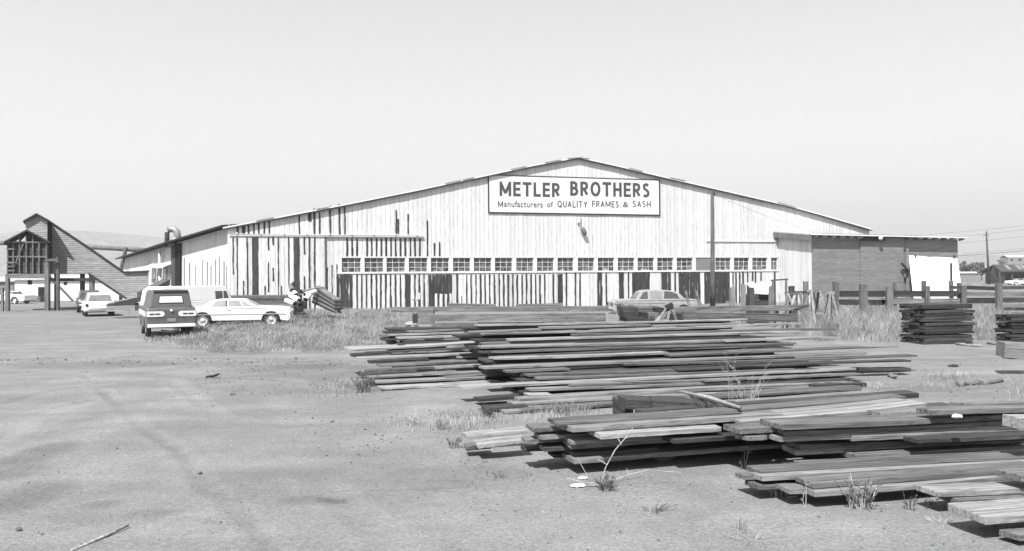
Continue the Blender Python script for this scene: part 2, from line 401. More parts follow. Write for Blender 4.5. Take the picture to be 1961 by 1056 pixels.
# bare strips where the white battens and boards have come off; each strip is its own slat, standing 3 mm proud
def ragged_slat(mb, u0, u1, z0, z1, y, th):                   # a strip of bare wood with a torn, wandering edge
    if u1 - u0 > .42:                                       # a wide bare patch is several boards side by side
        k = round((u1 - u0) / .24); q = (u1 - u0) / k
        for i in range(k): ragged_slat(mb, u0 + i * q + .004, u0 + (i + 1) * q - rnd.choice((.006, .014, .024)), z0, z1 - rnd.uniform(0, .03), y - rnd.uniform(0, .012), th)
        return
    n = max(2, int((z1 - z0) / .22)); w_ = u1 - u0; L_, R_ = [], []; a = b = 0
    for i in range(n + 1):
        z = z0 + (z1 - z0) * i / n; a = a * .6 + rnd.gauss(0, .009); b = b * .6 + rnd.gauss(0, .009)
        if rnd.random() < .06 and w_ < .2: b -= w_ * .3
        L_.append((u0 + a, y, z + (rnd.uniform(-.03, .03) if i in (0, n) else 0))); R_.append((u1 + b, y, z + (rnd.uniform(-.06, .03) if i in (0, n) else 0)))
    vs = L_ + R_; m = n + 1; vs = vs + [(x, yy + th, z) for x, yy, z in vs]; o = 2 * m; fs = []
    for i in range(n): fs += [(i, m + i, m + i + 1, i + 1), (i, i + 1, i + 1 + o, i + o), (m + i, m + i + o, m + i + 1 + o, m + i + 1)]
    fs += [(0, o, m + o, m), (n, m + n, m + n + o, n + o)]
    mb.add(vs, fs)
def strips(name, lst, mat, y=-.03, parent=barn):
    mb = MB()
    for x0, x1, y0, y1 in lst:
        u0, zt = fac(x0, y0); u1, zb = fac(x1, y1); zb = max(zb, 0); ragged_slat(mb, u0, u1, zb, zt, y - rnd.uniform(0, .006), .03)
    return mb.build(name, mat, parent)
L = []
c3 = lambda x: 620 + x / 4.085
c4 = lambda x: 1080 + x / 4.085
c2x = lambda x: 220 + x / 3.771
c2y = lambda y: 400 + y / 3.771
BOT = 640
for c in (260, 297, 335, 375, 412, 447, 485, 523, 562, 600, 713, 750, 785, 1045, 1118, 1155, 1190, 1226, 1263, 1300, 1336, 1372, 1408, 1443, 1480, 1515, 1552, 1587, 1622, 1658, 1693, 1728, 1797, 1900):
    w_ = rnd.uniform(7, 9.5); j = rnd.uniform(-1.5, 1.5); L.append((c3(c + j - w_), c3(c + j + w_), 525.5, BOT))
L.append((c3(1075), c3(1085), 568, BOT))
for a, b in ((100, 228), (634, 681), (818, 1008), (1829, 1872)): L.append((c3(a), c3(b), 525.5, BOT))
for c in (20, 90, 125, 332, 505, 870, 1325, 1347, 1375, 1402, 1438):
    L.append((c4(c - 8), c4(c + 8), 522, BOT))
for a, b in ((258, 305), (428, 470), (530, 675), (762, 840), (895, 1070), (1095, 1300)): L.append((c4(a), c4(b), 521, BOT))
for c, y in ((1475, 538), (1497, 542), (1540, 538)): L.append((c4(c - 6), c4(c + 6), 520, y))
for c in (182, 222, 260, 337, 374, 413, 450, 488, 526, 563, 600, 638, 677, 714, 752): L.append((c3(c - 7.5), c3(c + 7.5), 456.5, 491.5))
for c, a, b in ((810, 422, 491.5), (865, 466, 491.5), (905, 464, 491.5), (567, 403, 449), (582, 419, 449), (660, 410, 449), (50, 400, 449), (125, 394, 449), (165, 392, 449),
                (27, 512, BOT), (67, 508, BOT), (105, 506, BOT)): L.append((c3(c - 7), c3(c + 7), a, b))
for c in (885, 965, 1003, 1040, 1078, 1115, 1440, 1478, 1555, 1622): L.append((c2x(c - 7), c2x(c + 7), c2y(180) - 5 - (445 - roofpx[0][1]) * 0 - 12 - (c - 885) * .055, 448.5))
L.append((c2x(1395), c2x(1420), 409, 424)); L.append((c2x(916), c2x(942), 434, 448)); L.append((c2x(1326), c2x(1337), 411, 449))
bare = strips('bare_boards', L, MT['bare'])
# white patches low on the dark stretch
for q_ in [(c3(868), c3(890), 562, BOT), (c3(905), c3(930), 562, BOT), (c3(945), c3(966), 563, BOT), (c3(983), c3(1002), 562, BOT), (c3(683), c3(707), 561, 574), (c3(722), c3(752), 561, 574)]: strips('patch_board', [q_], MT['white_boards'], y=-.05)
# sliding doors on a rail
ud0, _ = fac(441, 500); ud1, _ = fac(622, 500); zr = fac(620, 453.5)[1]
mb = MB(); board_wall(mb, ud0, ud1, .1, zr, y=-.09); mb.box((ud0, -.085, .1), (ud1, -.04, zr - .01)); door = mb.build('sliding_door', mat_white_boards('badly_flaking_door_boards', pitch=.3, wear=1.0), barn)
D = []
for c, a, b in ((855, 200, 470), (885, 200, 620), (958, 200, 625), (1180, 200, 625), (1256, 200, 570), (1405, 200, 625), (1443, 200, 620), (1108, 200, 300), (1142, 200, 260), (930, 515, 625), (1085, 550, 620), (1203, 550, 620), (1368, 200, 330), (1110, 380, 600), (1142, 420, 520), (1370, 480, 620)):
    hw = 6 if c not in (958, 1405, 1443) else 8
    D.append((c2x(c - hw), c2x(c + hw), c2y(a + 6), min(BOT, c2y(b) + (60 if b > 600 else 0))))
for a, b in ((990, 1040), (1290, 1337)): D.append((c2x(a), c2x(b), c2y(206), BOT))
dm = MB()
for x0, x1, y0, y1 in D:
    a_, zt = fac(x0, y0); b_, zb = fac(x1, y1); ragged_slat(dm, a_, b_, max(zb, .12), min(zt, zr - .04), -.125, .025)
dm.build('bare_slats', MT['bare'], door)
mb = MB(); ur1, _ = fac(810, 453); ur0, _ = fac(439, 453); mb.box((ur0, -.17, zr), (ur1, -.1, zr + .1)); mb.box((ur0, -.2, zr + .1), (ur1, -.03, zr + .13))
for k in range(9):
    u = ur0 + .5 + (ur1 - ur0 - 1) * k / 8; mb.box((u - .05, -.24, zr + .13), (u + .05, -.02, zr + .24))
mb.build('door_rail', MT['white'], barn)
mb = MB(); ua, za = fac(1352, 461.5); ub, zb_ = fac(1488, 462.5); mb.box((ua, -.09, za - .06), (ub, -.03, za + .07)); mb.build('door_rail', MT['white'], barn)
mb = MB(); mb.box((ud1 + .02, -.1, 0), (ud1 + .1, -.03, zr)); mb.build('door_jamb', MT['bare'], barn)
# eave corner board
mb = MB(); mb.box((-.06, -.06, 0), (.08, .1, RP[0][1] - .1)); mb.build('corner_board', MT['white'], barn)

# windows: 20 sashes of 3 x 3 panes between white posts
wins3 = [(140, 292), (318, 467), (490, 638), (664, 812), (837, 981), (1010, 1148), (1173, 1313), (1338, 1476), (1505, 1641), (1667, 1801), (1828, 1955)]
wins4 = [(108, 238), (264, 393), (420, 551), (575, 705), (729, 856), (881, 1007), (1183, 1305), (1328, 1448), (1472, 1591), (1619, 1671)]
WL = [(c3(a), c3(b)) for a, b in wins3] + [(c4(a), c4(b)) for a, b in wins4]
fz0, fz1 = zwb + .04, zwt - .04
frame = MB(); last = uw0 - .1
frame.box((uw0 - .15, -.05, zwt), (uw1 + .05, .11, zwt + .07)); frame.box((uw0 - .15, -.07, zwb - .08), (uw1 + .05, .11, zwb))
prev = uw0 - .1
board_u0, _ = fac(c4(1030), 500); board_u1, _ = fac(c4(1180), 500)
segs = []
for a, b in WL: segs.append((fac(a, 508)[0], fac(b, 508)[0], 0))
segs.append((board_u0, board_u1, 1)); segs.sort()
for a, b, k in segs:
    if a > prev: frame.box((prev, -.035, zwb), (a, .11, zwt))
    prev = b
frame.box((prev, -.035, zwb), (uw1, .11, zwt))
frame.build('window_posts', MT['white'], barn)
for a, b, k in segs:
    if k:
        mb = MB(); mb.box((a, .0, zwb), (b, .05, zwt)); mb.build('boarded_window', MT['siding'], barn); continue
    mb = MB(); t = .035; y0, y1 = .045, .09; lo_, hi_ = zwb, zwt
    mb.box((a, y0, lo_), (a + t, y1, hi_)); mb.box((b - t, y0, lo_), (b, y1, hi_))
    mb.box((a + t, y0, lo_), (b - t, y1, lo_ + t)); mb.box((a + t, y0, hi_ - t), (b - t, y1, hi_))
    nc = 3 if b - a > .9 else 2
    for q in range(1, nc):
        u = a + (b - a) * q / nc; mb.box((u - .013, y0 + .01, lo_ + t), (u + .013, y1 - .01, hi_ - t))
    for q in (1, 2):
        z = lo_ + (hi_ - lo_) * q / 3; mb.box((a + t, y0 + .013, z - .014), (b - t, y1 - .013, z + .014))
    f = mb.build('window', MT['white'], barn)
    p = MB(); p.box((a + .01, .091, lo_ + .01), (b - .01, .1, hi_ - .01)); p.build('pane', MT['pane'], f)

# roof: two slopes with an overhang, dark below, pale metal edge
def roof_sheet(pts, y0, y1, th, name, mats, parent):
    mb = MB(); n = len(pts)
    vs = []
    for y in (y0, y1):
        for u, z in pts: vs += [(u, y, z), (u, y, z + th)]
    for i in range(n - 1):
        a = 2 * i; b = a + 2; o = 2 * n
        mb_f = [((a+1, b+1, b+1+o, a+1+o), 0), ((a, a+o, b+o, b), 1), ((a, b, b+1, a+1), 2), ((a+o, a+1+o, b+1+o, b+o), 2)]
        for f, m in mb_f: mb.f.append([q for q in f]); mb.m.append(m); mb.smooth.append(False)
    mb.v = vs
    for a in (0, 2*(n-1)):
        mb.f.append([a, a+1, a+1+2*n, a+2*n]); mb.m.append(2); mb.smooth.append(False)
    return mb.build(name, mats, parent)
rp = [(-.35, RP[0][1] - .06)] + RP[1:-1] + [(UR + .1, RP[-1][1])]
rp = [(u, z + .0) for u, z in rp]
roof = roof_sheet(rp, -.24, 42.3, .09, 'roof', [MT['roof'], MT['wood_dark'], MT['white']], barn)
mb = MB()
for (a, za), (b, zb) in zip(rp, rp[1:]): mb.bar((a, -.21, za - .05), (b, -.21, zb - .05), .05, .08)
mb.build('barge_board', MT['black'], roof)
for _ in range(13):                                       # curled edges of roofing sheets along the verge
    u = rnd.uniform(.5, UR - .5); z = roofz(u) + .1; l_ = rnd.uniform(.4, 1.3); z2 = roofz(min(u + l_, UR)) + .1
    mb = MB(); mb.bar((u, -.14, z + rnd.uniform(0, .03)), (u + l_, -.14, z2 + rnd.uniform(-.01, .05)), .3, .015); mb.build('loose_sheet', MT['roof'], roof)

# sign board on the gable
def text_part(word, x0, x1, y0, y1, y, parent, mat, bold=0.0, name='lettering'):
    cu = bpy.data.curves.new('t', 'FONT'); cu.body = word; cu.size = 1.0; cu.offset = bold; cu.extrude = .01; cu.resolution_u = 4
    cu.space_character = 1.08
    t = bpy.data.objects.new('t', cu); C.objects.link(t); dg = bpy.context.evaluated_depsgraph_get()
    me_ = bpy.data.meshes.new_from_object(t.evaluated_get(dg)); C.objects.unlink(t); bpy.data.objects.remove(t)
    n = len(me_.vertices); a = np.zeros(n * 3); me_.vertices.foreach_get('co', a); a = a.reshape(-1, 3)
    mn, mx = a.min(0), a.max(0)
    u0, zt = fac(x0, y0, -.2); u1, _ = fac(x1, y0, -.2); zb = fac((x0 + x1) / 2, y1, -.2)[1]; zt = fac((x0 + x1) / 2, y0, -.2)[1]
    sx = (u1 - u0) / (mx[0] - mn[0]); sz = (zt - zb) / (mx[1] - mn[1])
    b = np.stack([u0 + (a[:,0] - mn[0]) * sx, y - a[:,2] * .6, zb + (a[:,1] - mn[1]) * sz], -1)
    me_.vertices.foreach_set('co', b.ravel()); me_.update()
    me_.materials.clear(); me_.materials.append(mat)
    o = bpy.data.objects.new(name, me_); C.objects.link(o); o.parent = parent; return o
GL = {  # capital letters as strokes in a box one unit high: (width, strokes)
 'M': (.84, [[(0,0),(0,1)], [(0,1),(.42,.12)], [(.42,.12),(.84,1)], [(.84,1),(.84,0)]]), 'E': (.46, [[(0,0),(0,1)], [(0,1),(.46,1)], [(0,.5),(.42,.5)], [(0,0),(.46,0)]]),
 'T': (.6, [[(.3,0),(.3,1)], [(0,1),(.6,1)]]), 'L': (.44, [[(0,1),(0,0)], [(0,0),(.44,0)]]), 'H': (.58, [[(0,0),(0,1)], [(.58,0),(.58,1)], [(0,.5),(.58,.5)]]),
 'R': (.52, [[(0,0),(0,1)], [(0,1),(.28,1),(.45,.93),(.5,.76),(.45,.57),(.28,.48),(0,.48)], [(.22,.48),(.52,0)]]),
 'B': (.52, [[(0,0),(0,1)], [(0,1),(.26,1),(.41,.93),(.45,.77),(.41,.6),(.26,.53),(0,.53)], [(.26,.53),(.45,.45),(.52,.27),(.45,.08),(.28,0),(0,0)]]),
 'O': (.72, [[(.36+.36*math.sin(i*math.pi/10), .5-.52*math.cos(i*math.pi/10)) for i in range(21)]]),
 'S': (.46, [[(.44,.9),(.34,.99),(.2,1.01),(.06,.93),(.03,.76),(.1,.62),(.26,.52),(.41,.4),(.46,.22),(.38,.06),(.22,-.01),(.1,.01),(0,.08)]]),
 'A': (.62, [[(0,0),(.31,1)], [(.31,1),(.62,0)], [(.12,.32),(.5,.32)]]), 'Q': (.72, [[(.36+.36*math.sin(i*math.pi/10), .5-.52*math.cos(i*math.pi/10)) for i in range(21)], [(.4,.25),(.7,-.12)]]),
 'U': (.54, [[(0,1),(0,.3),(.06,.1),(.2,0),(.34,0),(.48,.1),(.54,.3),(.54,1)]]), 'I': (0.02, [[(.01,0),(.01,1)]]), 'Y': (.6, [[(0,1),(.3,.48)], [(.6,1),(.3,.48)], [(.3,.5),(.3,0)]]),
 'F': (.44, [[(0,0),(0,1)], [(0,1),(.44,1)], [(0,.52),(.38,.52)]])}
def stroke_word(word, x0, x1, y0, y1, y, parent, mat, wt, name='lettering'):
    adv = sum(GL[c][0] for c in word) + (len(word) - 1) * (wt + .2)
    u0 = fac(x0, y0, -.2)[0]; u1 = fac(x1, y0, -.2)[0]; zt = fac((x0 + x1) / 2, y0, -.2)[1]; zb = fac((x0 + x1) / 2, y1, -.2)[1]; H_ = zt - zb
    sx = (u1 - u0) / (adv + wt); sz = H_ / (1 + wt); mb = MB(); x = wt / 2; lay = 0
    for c in word:
        w_, strokes = GL[c]
        for st in strokes:
            P_ = [Vector((u0 + (x + a) * sx, 0, zb + (b + wt / 2) * sz)) for a, b in st]; n = len(P_); closed = (P_[0] - P_[-1]).length < .01; hw = wt / 2 * sz
            lay += 1; yy = y - .0012 * (lay % 5); vs = []
            for i, p in enumerate(P_):
                a = P_[i-1] if i else (P_[-2] if closed else p); b = P_[i+1] if i < n - 1 else (P_[1] if closed else p)
                d1 = (p - a).normalized() if (p - a).length > 1e-6 else (b - p).normalized(); d2 = (b - p).normalized() if (b - p).length > 1e-6 else d1
                t = (d1 + d2).normalized(); nn_ = Vector((-t.z, 0, t.x)); k = hw / max(.6, nn_.dot(Vector((-d1.z, 0, d1.x)))); e = Vector((0, 0, 0))
                if not closed and n == 2: e = d1 * hw * (.98 if i else -.98) if abs(d1.z) < .05 or abs(d1.x) < .05 else Vector((0, 0, 0))
                vs += [p + nn_ * k + e, p - nn_ * k + e]
            vs = [Vector((v.x, yy, v.z)) for v in vs] + [Vector((v.x, y + .009, v.z)) for v in vs]; m_ = 2 * n; fs = []
            for i in range(n - 1): q = 2 * i; fs += [(q, q+1, q+3, q+2), (q, q+2, q+2+m_, q+m_), (q+1, q+1+m_, q+3+m_, q+3)]
            fs += [(0, m_, m_+1, 1), (m_-2, m_-1, 2*m_-1, 2*m_-2)]; mb.add(vs, fs)
        x += w_ + wt + .2
    return mb.build(name, mat, parent)
sign = empty('sign_board', B0, TH); tag(sign, 'large white painted name board with dark lettering under the barn gable', 'sign')
su0, sz1 = fac(937.5, 338, -.2); su1, _ = fac(1263, 340, -.2); sz0 = fac(1100, 408.5, -.2)[1]; sz1 = fac(1100, 340.5, -.2)[1]
mb = MB(); mb.box((su0, -.075, sz0), (su1, -.03, sz1)); mb.build('panel', MT['white'], sign)
mb = MB(); t = .09
mb.box((su0 - t, -.095, sz0 - t), (su1 + t, -.03, sz0)); mb.box((su0 - t, -.095, sz1), (su1 + t, -.03, sz1 + t * .7)); mb.box((su0 - t, -.095, sz0), (su0, -.03, sz1)); mb.box((su1, -.095, sz0), (su1 + t, -.03, sz1))
mb.build('frame', MT['black'], sign)
for wd, x0, x1 in (('METLER', 957.5, 1073), ('BROTHERS', 1093, 1245)): stroke_word(wd, x0, x1, 349, 376.5, -.084, sign, MT['letter'], .235)
for wd, x0, x1, y0, y1 in (('anufacturers', 966, 1040, 385, 397), ('of', 1048.5, 1060, 386, 397), ('&', 1194, 1204.5, 387, 397)):
    text_part(wd, x0, x1, y0, y1, -.084, sign, MT['letter'], .006)
for wd, x0, x1, y1 in (('M', 954.5, 964, 397), ('QUALITY', 1068.5, 1126, 397.5), ('FRAMES', 1135, 1186, 397), ('SASH', 1212.5, 1247.5, 397)): stroke_word(wd, x0, x1, 385, y1, -.084, sign, MT['letter'], .17)

# lamp with a tilted shade, hanging from its conduit under the sign
lamp = empty('wall_lamp', B0, TH); tag(lamp, 'grey metal lamp shade hanging askew on the white boards below the sign', 'lamp')
lu, lz = fac(1117, 444, -.2); mb = MB(); d = Vector((.42, -.02, -.75)).normalized()
p0 = Vector((lu - .16, -.24, lz + .36)); mb.tube([p0, p0 + d * .05, p0 + d * .2, p0 + d * .5, p0 + d * .7], [.03, .12, .18, .18, .1], 14); mb.build('lamp_shade', MT['wood_v'], lamp)
mb = MB(); c0 = Vector((fac(1112, 417)[0], -.06, fac(1112, 417)[1])); mb.tube([c0, c0 + Vector((.0, 0, -.6)), Vector((lu - .2, -.1, lz + .75)), p0], .018, 6)
mb.box((lu - .38, -.12, lz + .55), (lu - .28, -.03, lz + .67)); mb.build('bracket', MT['black'], lamp)

# ================================================================= left wing of the barn (goes back to the left)
wing = empty('barn_wing'); tag(wing, 'low receding white wing of the barn with awnings, left of the facade', 'building')
Wd0 = B0.y + .5
Wp = [(438, Wd0), (345, Wd0 + 5.0), (300, Wd0 + 16), (233, Wd0 + 42)]
Wy = [436.5, 463.5, 477, 497]
tops = [at(x, y, Y_) for (x, Y_), y in zip(Wp, Wy)]
def quad_wall(mb, a, b, za, zb, z0=0.0, m=0, th=.15, cup=True):
    d = Vector((b.x - a.x, b.y - a.y, 0)); n = max(1, round(d.length / .33)); nn = Vector((-d.y, d.x, 0)).normalized()
    if nn.y > 0: nn = -nn
    for i in range(n):
        for k in range(2):
            t0 = (i + k * .5) / n; t1 = (i + k * .5 + .5) / n
            o0 = nn * (.02 if k else 0); o1 = nn * (0 if k else .02)
            A = Vector((a.x, a.y, 0)) + d * t0; Bp = Vector((a.x, a.y, 0)) + d * t1
            z_0 = za + (zb - za) * t0; z_1 = za + (zb - za) * t1
            mb.add([A + o0 + Vector((0,0,z0)), Bp + o1 + Vector((0,0,z0)), Bp + o1 + Vector((0,0,z_1)), A + o0 + Vector((0,0,z_0))], [(0,1,2,3)], m, True)
def mat_white_boards_w():
    m = MT['white_boards'].copy(); return m
mwb = mat_white_boards('flaking_white_boards_side', axis=0, pitch=.19, wear=.7)
for i, nm in ((0, 'front_wall'), (2, 'side_wall')):
    mb = MB(); a, b = tops[i], tops[i+1]
    if i == 2:
        a = tops[1]; quad_wall(mb, a, tops[2], a.z, tops[2].z); quad_wall(mb, tops[2], b, tops[2].z, b.z)
    else: quad_wall(mb, a, b, a.z, b.z)
    mb.build(nm, mwb, wing, recalc=False)
# roof over the wing
mb = MB()
ov = [Vector((p.x, p.y, p.z)) for p in tops]
for i in range(3):
    a, b = ov[i].copy(), ov[i+1].copy(); d = (b - a); nn = Vector((d.y, -d.x, 0)).normalized()
    if nn.y > 0: nn = -nn
    o_ = nn * .75; back = -nn * 9 + Vector((0, 0, 1.0))
    if i == 0: a = a - (b - a).normalized() * .4
    vs = [a + o_, b + o_, b + back, a + back]; up = Vector((0,0,.1))
    mb.add(vs + [v + up for v in vs], [(0,1,2,3), (7,6,5,4), (0,4,5,1), (1,5,6,2), (2,6,7,3), (3,7,4,0)], 0)
mb.build('roof', MT['wood_dark'], wing)
# dark doorway and brown boards at the corner
def on_wing(px, py, off=.06):
    i = 0 if px > 345 else (1 if px > 300 else 2)
    a, b = tops[i], tops[i+1]; d = Vector((b.x - a.x, b.y - a.y, 0)).normalized(); n = Vector((-d.y, d.x, 0))
    if n.y > 0: n = -n
    o_ = Vector((a.x, a.y, 0)) + n * off; r = ray(px, py); t = (o_ - Vector((0,0,CAMZ))).dot(n) / r.dot(n)
    return Vector((0,0,CAMZ)) + r * t, n
def wing_panel(mb, x0, x1, y0, y1, off=.06, m=0, z0=None):
    (a, n), (b, _), (c, _), (d, _) = on_wing(x0, y1, off), on_wing(x1, y1, off), on_wing(x1, y0, off), on_wing(x0, y0, off)
    if z0 is not None: a.z = b.z = z0
    mb.prism([a, b, c, d], -n * .05, m)
mb = MB(); wing_panel(mb, 335, 344.5, 466, 570, .08, z0=.02); mb.build('doorway', MT['dark'], wing)
mb = MB(); wing_panel(mb, 327.5, 334.8, 470, 570, .10, z0=.02); mb.build('brown_boards', MT['wood_vd'], wing)
mb = MB()
for x in (352, 362, 374, 387, 396, 403, 412, 419, 428, 433): wing_panel(mb, x, x + rnd.uniform(.7, 1.5), 490 + rnd.uniform(0, 20), 585, .04, z0=.05)
mb.build('bare_slats', MT['wood_v'], wing)
mb = MB(); (a, _), (b, _) = on_wing(305.5, 479, .35), on_wing(305.5, 530, .35); mb.tube([a, b], .1, 10); (c, _) = on_wing(307, 545, .35); mb.tube([b, c], .1, 10); mb.build('drainpipe', MT['white'], wing)
for x0, x1 in ((292, 298), (302, 308.5), (313, 319), (321, 326)):
    mb = MB(); wing_panel(mb, x0, x1, 515, 535, .05); wn_ = mb.build('window', MT['pane'], wing)
    (a, n), (b, _) = on_wing(x0 - 1.5, 514, .05), on_wing(x1 + 1, 514, .05); (c, _), (d, _) = on_wing(x0 - 1.5, 506, .05), on_wing(x1 + 1, 506, .05)
    mb = MB(); mb.prism([a + n * .7, b + n * .7, d, c], Vector((0, 0, .03))); mb.build('awning', MT['white'], wn_)
# roof vent with its bent pipe
vent = empty('roof_vent', at(330, 470, Wd0 + 9)); tag(vent, 'bent sheet metal exhaust pipe on its hood above the wing roof', 'vent')
mb = MB(); V = lambda x, y: at(x, y, Wd0 + 9) - vent.location
pts = [V(340, 466), V(340, 452), V(338.5, 444), V(333, 439.5), V(327, 439), V(322, 440)]
mb.tube(pts, [.30, .28, .27, .26, .25, .24], 12); mb.build('elbow', MT['metal'], vent)
mb = MB(); mb.tube([V(336, 474), V(336, 462), V(338, 452)], [.62, .5, .2], 12); mb.build('hood', MT['metal'], vent)
mb = MB(); mb.tube([V(320, 474), V(320, 445)], .18, 10); mb.build('flue', MT['wood_dark'], vent)

# ================================================================= annex at the right end
AO = -4.35                                                    # front wall stands forward of the facade
annex = empty('annex', B0, TH); tag(annex, 'grey lap sided lean-to annex with exposed rafter tails at the right end of the barn', 'building')
def anx(px, py): return fac(px, py, AO)
e0 = anx(1554, 452); e1 = anx(1646, 452); e2 = anx(1728, 455); e3 = anx(1835, 458)
ZE = (e0[1] + e3[1]) / 2
print('annex u', e0, e3)
Z0a, Z1a = e0[1] - .02, e3[1] - .02
def zea(u): return Z0a + (Z1a - Z0a) * (u - e0[0]) / (e3[0] - e0[0])
mb = MB(); a0, a1, a2, a3 = e0[0], e1[0], e2[0], e3[0]
def flat(mb, u0, u1, y, z0=0.0): mb.prism([(u0, y, z0), (u1, y, z0), (u1, y, zea(u1)), (u0, y, zea(u0))], (0, .15, 0))
flat(mb, a0, a1, AO); flat(mb, a1, a2, AO - .12); flat(mb, a2, a3, AO + .06)
mb.prism([(a3, AO + .21, 0), (a3, AO + 14, 0), (a3, AO + 14, zea(a3) + .8), (a3, AO + .21, zea(a3))], (-.15, 0, 0))
mb.build('front_wall', MT['siding'], annex)
mb = MB(); y_, us = AO, None
n = 16
for i in range(n):
    for k in range(2):
        ya = AO + (0 - AO) * (i + k * .5) / n; yb = AO + (0 - AO) * (i + k * .5 + .5) / n
        mb.add([(a0 - (.02 if k else 0), ya, 0), (a0 - (0 if k else .02), yb, 0), (a0 - (0 if k else .02), yb, zea(a0) + .12 * (yb - AO)), (a0 - (.02 if k else 0), ya, zea(a0) + .12 * (ya - AO))], [(0,1,2,3)], 0, True)
mb.build('side_wall', mat_white_boards('flaking_white_boards_annex', axis=1, pitch=.33), annex)
# roof, rising slightly to the back, with a side overhang and rafter tails
RO = .52; uL = a0 - .42; uR = a3 + .45
sl = .10
def zr_(u, y): return zea(u) + .1 + sl * (y - AO)
mb = MB(); vs = [(uL, AO - RO, zr_(uL, AO - RO)), (uR, AO - RO, zr_(uR, AO - RO)), (uR, AO + 12, zr_(uR, AO + 6)), (a3 * .5 + a0 * .5, AO + 12, zr_(a0, AO + 10)), (uL, AO + 4.8, zr_(uL, AO + 4.8))]
mb.prism(vs, (0, 0, .1)); rf = mb.build('roof', MT['roof'], annex)
mb = MB(); mb.prism([(uL + .03, AO - RO + .05, zr_(uL, AO - RO) - .02), (uR - .03, AO - RO + .05, zr_(uR, AO - RO) - .02), (uR - .03, AO + 4.3, zr_(uR, AO + 4.3) - .02), (uL + .03, AO + 4.3, zr_(uL, AO + 4.3) - .02)], (0, 0, .018)); mb.build('soffit', MT['black'], rf)  # black sheet puts the shade under the roof into its colour
mb = MB(); mb.bar((uL, AO - RO - .02, zr_(uL, AO - RO) + .06), (uR, AO - RO - .02, zr_(uR, AO - RO) + .06), .03, .1); mb.build('roof_edge', MT['white'], rf)
mb = MB(); nb = 22
for i in range(nb):                                         # fringe of short boards hanging along the left verge
    y0 = AO - RO + (5.0 + RO) * i / nb; y1 = AO - RO + (5.0 + RO) * (i + .9) / nb; h = .42 + rnd.uniform(-.04, .04)
    mb.box((uL - .02, y0, zr_(uL, y0) - h), (uL + .03, y1, zr_(uL, y0) + .02))
mb.build('verge_boards', MT['wood_v'], rf)
for seg, (u0, u1, cnt) in enumerate(((a0 + .15, a1 - .15, 6), (a2 + .3, a3 + .1, 7))):
    for i in range(cnt):
        u = u0 + (u1 - u0) * i / (cnt - 1); mb = MB(); yb = AO if seg == 0 else AO + .06
        mb.prism([(u, yb, zea(u) - .16), (u, yb, zea(u) + .08), (u, AO - RO + .06, zea(u) + .02), (u, AO - RO + .06, zea(u) - .06)], (.07, 0, 0)); mb.build('rafter_tail', MT['white'] if seg == 0 else MT['wood_light'], annex)
mb = MB(); bx0 = a1; mb.box((a1, AO - .3, zea(a1) - .3), (a1 + 2.2, AO - .13, zea(a1) - .08)); mb.build('lintel', MT['wood_dark'], annex)
fl = empty('floodlight', B0, TH); tag(fl, 'small round white floodlight under the eave of the grey annex', 'lamp')
u, z = fac(1686, 456, AO - .5); mb = MB(); mb.tube([(u, AO - .28, z), (u, AO - .4, z), (u, AO - .62, z - .03)], [.08, .14, .17], 14); mb.build('reflector', MT['white'], fl); mb = MB(); mb.tube([(u, AO - .12, z + .14), (u, AO - .3, z + .1), (u, AO - .34, z)], .025, 6); mb.build('arm', MT['black'], fl)
# big white sheet door leaning out from the right bay, on a pale post
u0, z0 = fac(1741, 490, AO - .1); u1, _ = fac(1833, 495, AO - .1); z1 = fac(1833, 495, AO - .1)[1]
ub0 = fac(1749, 560, AO - 1.6)[0]; ub1 = fac(1843, 560, AO - 1.6)[0]
lean = empty('leaning_panel', B0, TH); tag(lean, 'large bright white panel leaning against the right bay of the grey annex', 'panel')
mb = MB(); mb.prism([(ub0, AO - 1.7, 0.02), (ub1, AO - 1.7, 0.02), (u1, AO - .1, z1), (u0, AO - .1, z0)], (0, .05, .02)); mb.build('sheet', MT['tarp'], lean)
mb = MB(); 
for q in (.12, .93): uu = u0 + (u1 - u0) * q; mb.box((uu - .05, AO - .2, z0 - .22), (uu + .05, AO - .08, z0 + .06))
mb.build('hook', MT['black'], lean)
mb = MB(); u, _ = fac(1737, 500, AO - .2); zt = fac(1737, 476, AO - .2)[1]; mb.box((u - .07, AO - .3, 0), (u + .07, AO - .16, zt)); o = mb.build('door_post', MT['wood_light'], annex)
mb = MB(); q0 = fac(1726, 504, AO - .5); q1 = fac(1742, 520, AO - .5); mb.bar((q0[0], AO - .5, q0[1]), (q1[0], AO - .45, q1[1]), .1, .16)
q2 = fac(1728, 516, AO - .4); q3 = fac(1740, 530, AO - .4); mb.prism([(q2[0], AO - .4, q2[1]), (q3[0], AO - .4, q3[1]), (q3[0], AO - .4, q2[1])], (0, .1, 0)); mb.build('awning_bracket', MT['wood_dark'], annex)
# ================================================================= sawdust tower and conveyor chute, far left
YT = 63.0
def P(px, py, Y=YT): return at(px, py, Y)
c1x = lambda x: x / 4.591
c1y = lambda y: 390 + y / 4.591
tower = empty('conveyor_tower', gx(50, YT)); tag(tower, 'old wooden hopper tower on posts with a sloping boarded conveyor chute', 'tower')
T0 = tower.location.copy(); BK = Vector((ray(130, 540).x, ray(130, 540).y, 0)); BK /= BK.y   # the tower stands square to this line of sight
def lp(px, py, Y=YT): return at(px, py, Y) - T0
def tw(mb, name, mat, par=None): return mb.build(name, mat, par or tower)
def post(px, y0, y1, w_, Y=YT, name='post', mat='wood_v'):
    mb = MB(); a = lp(px, y1, Y); b = lp(px, y0, Y)
    if y1 >= 588: a.z = 0
    mb.bar(a, b, w_); return tw(mb, name, MT[mat])
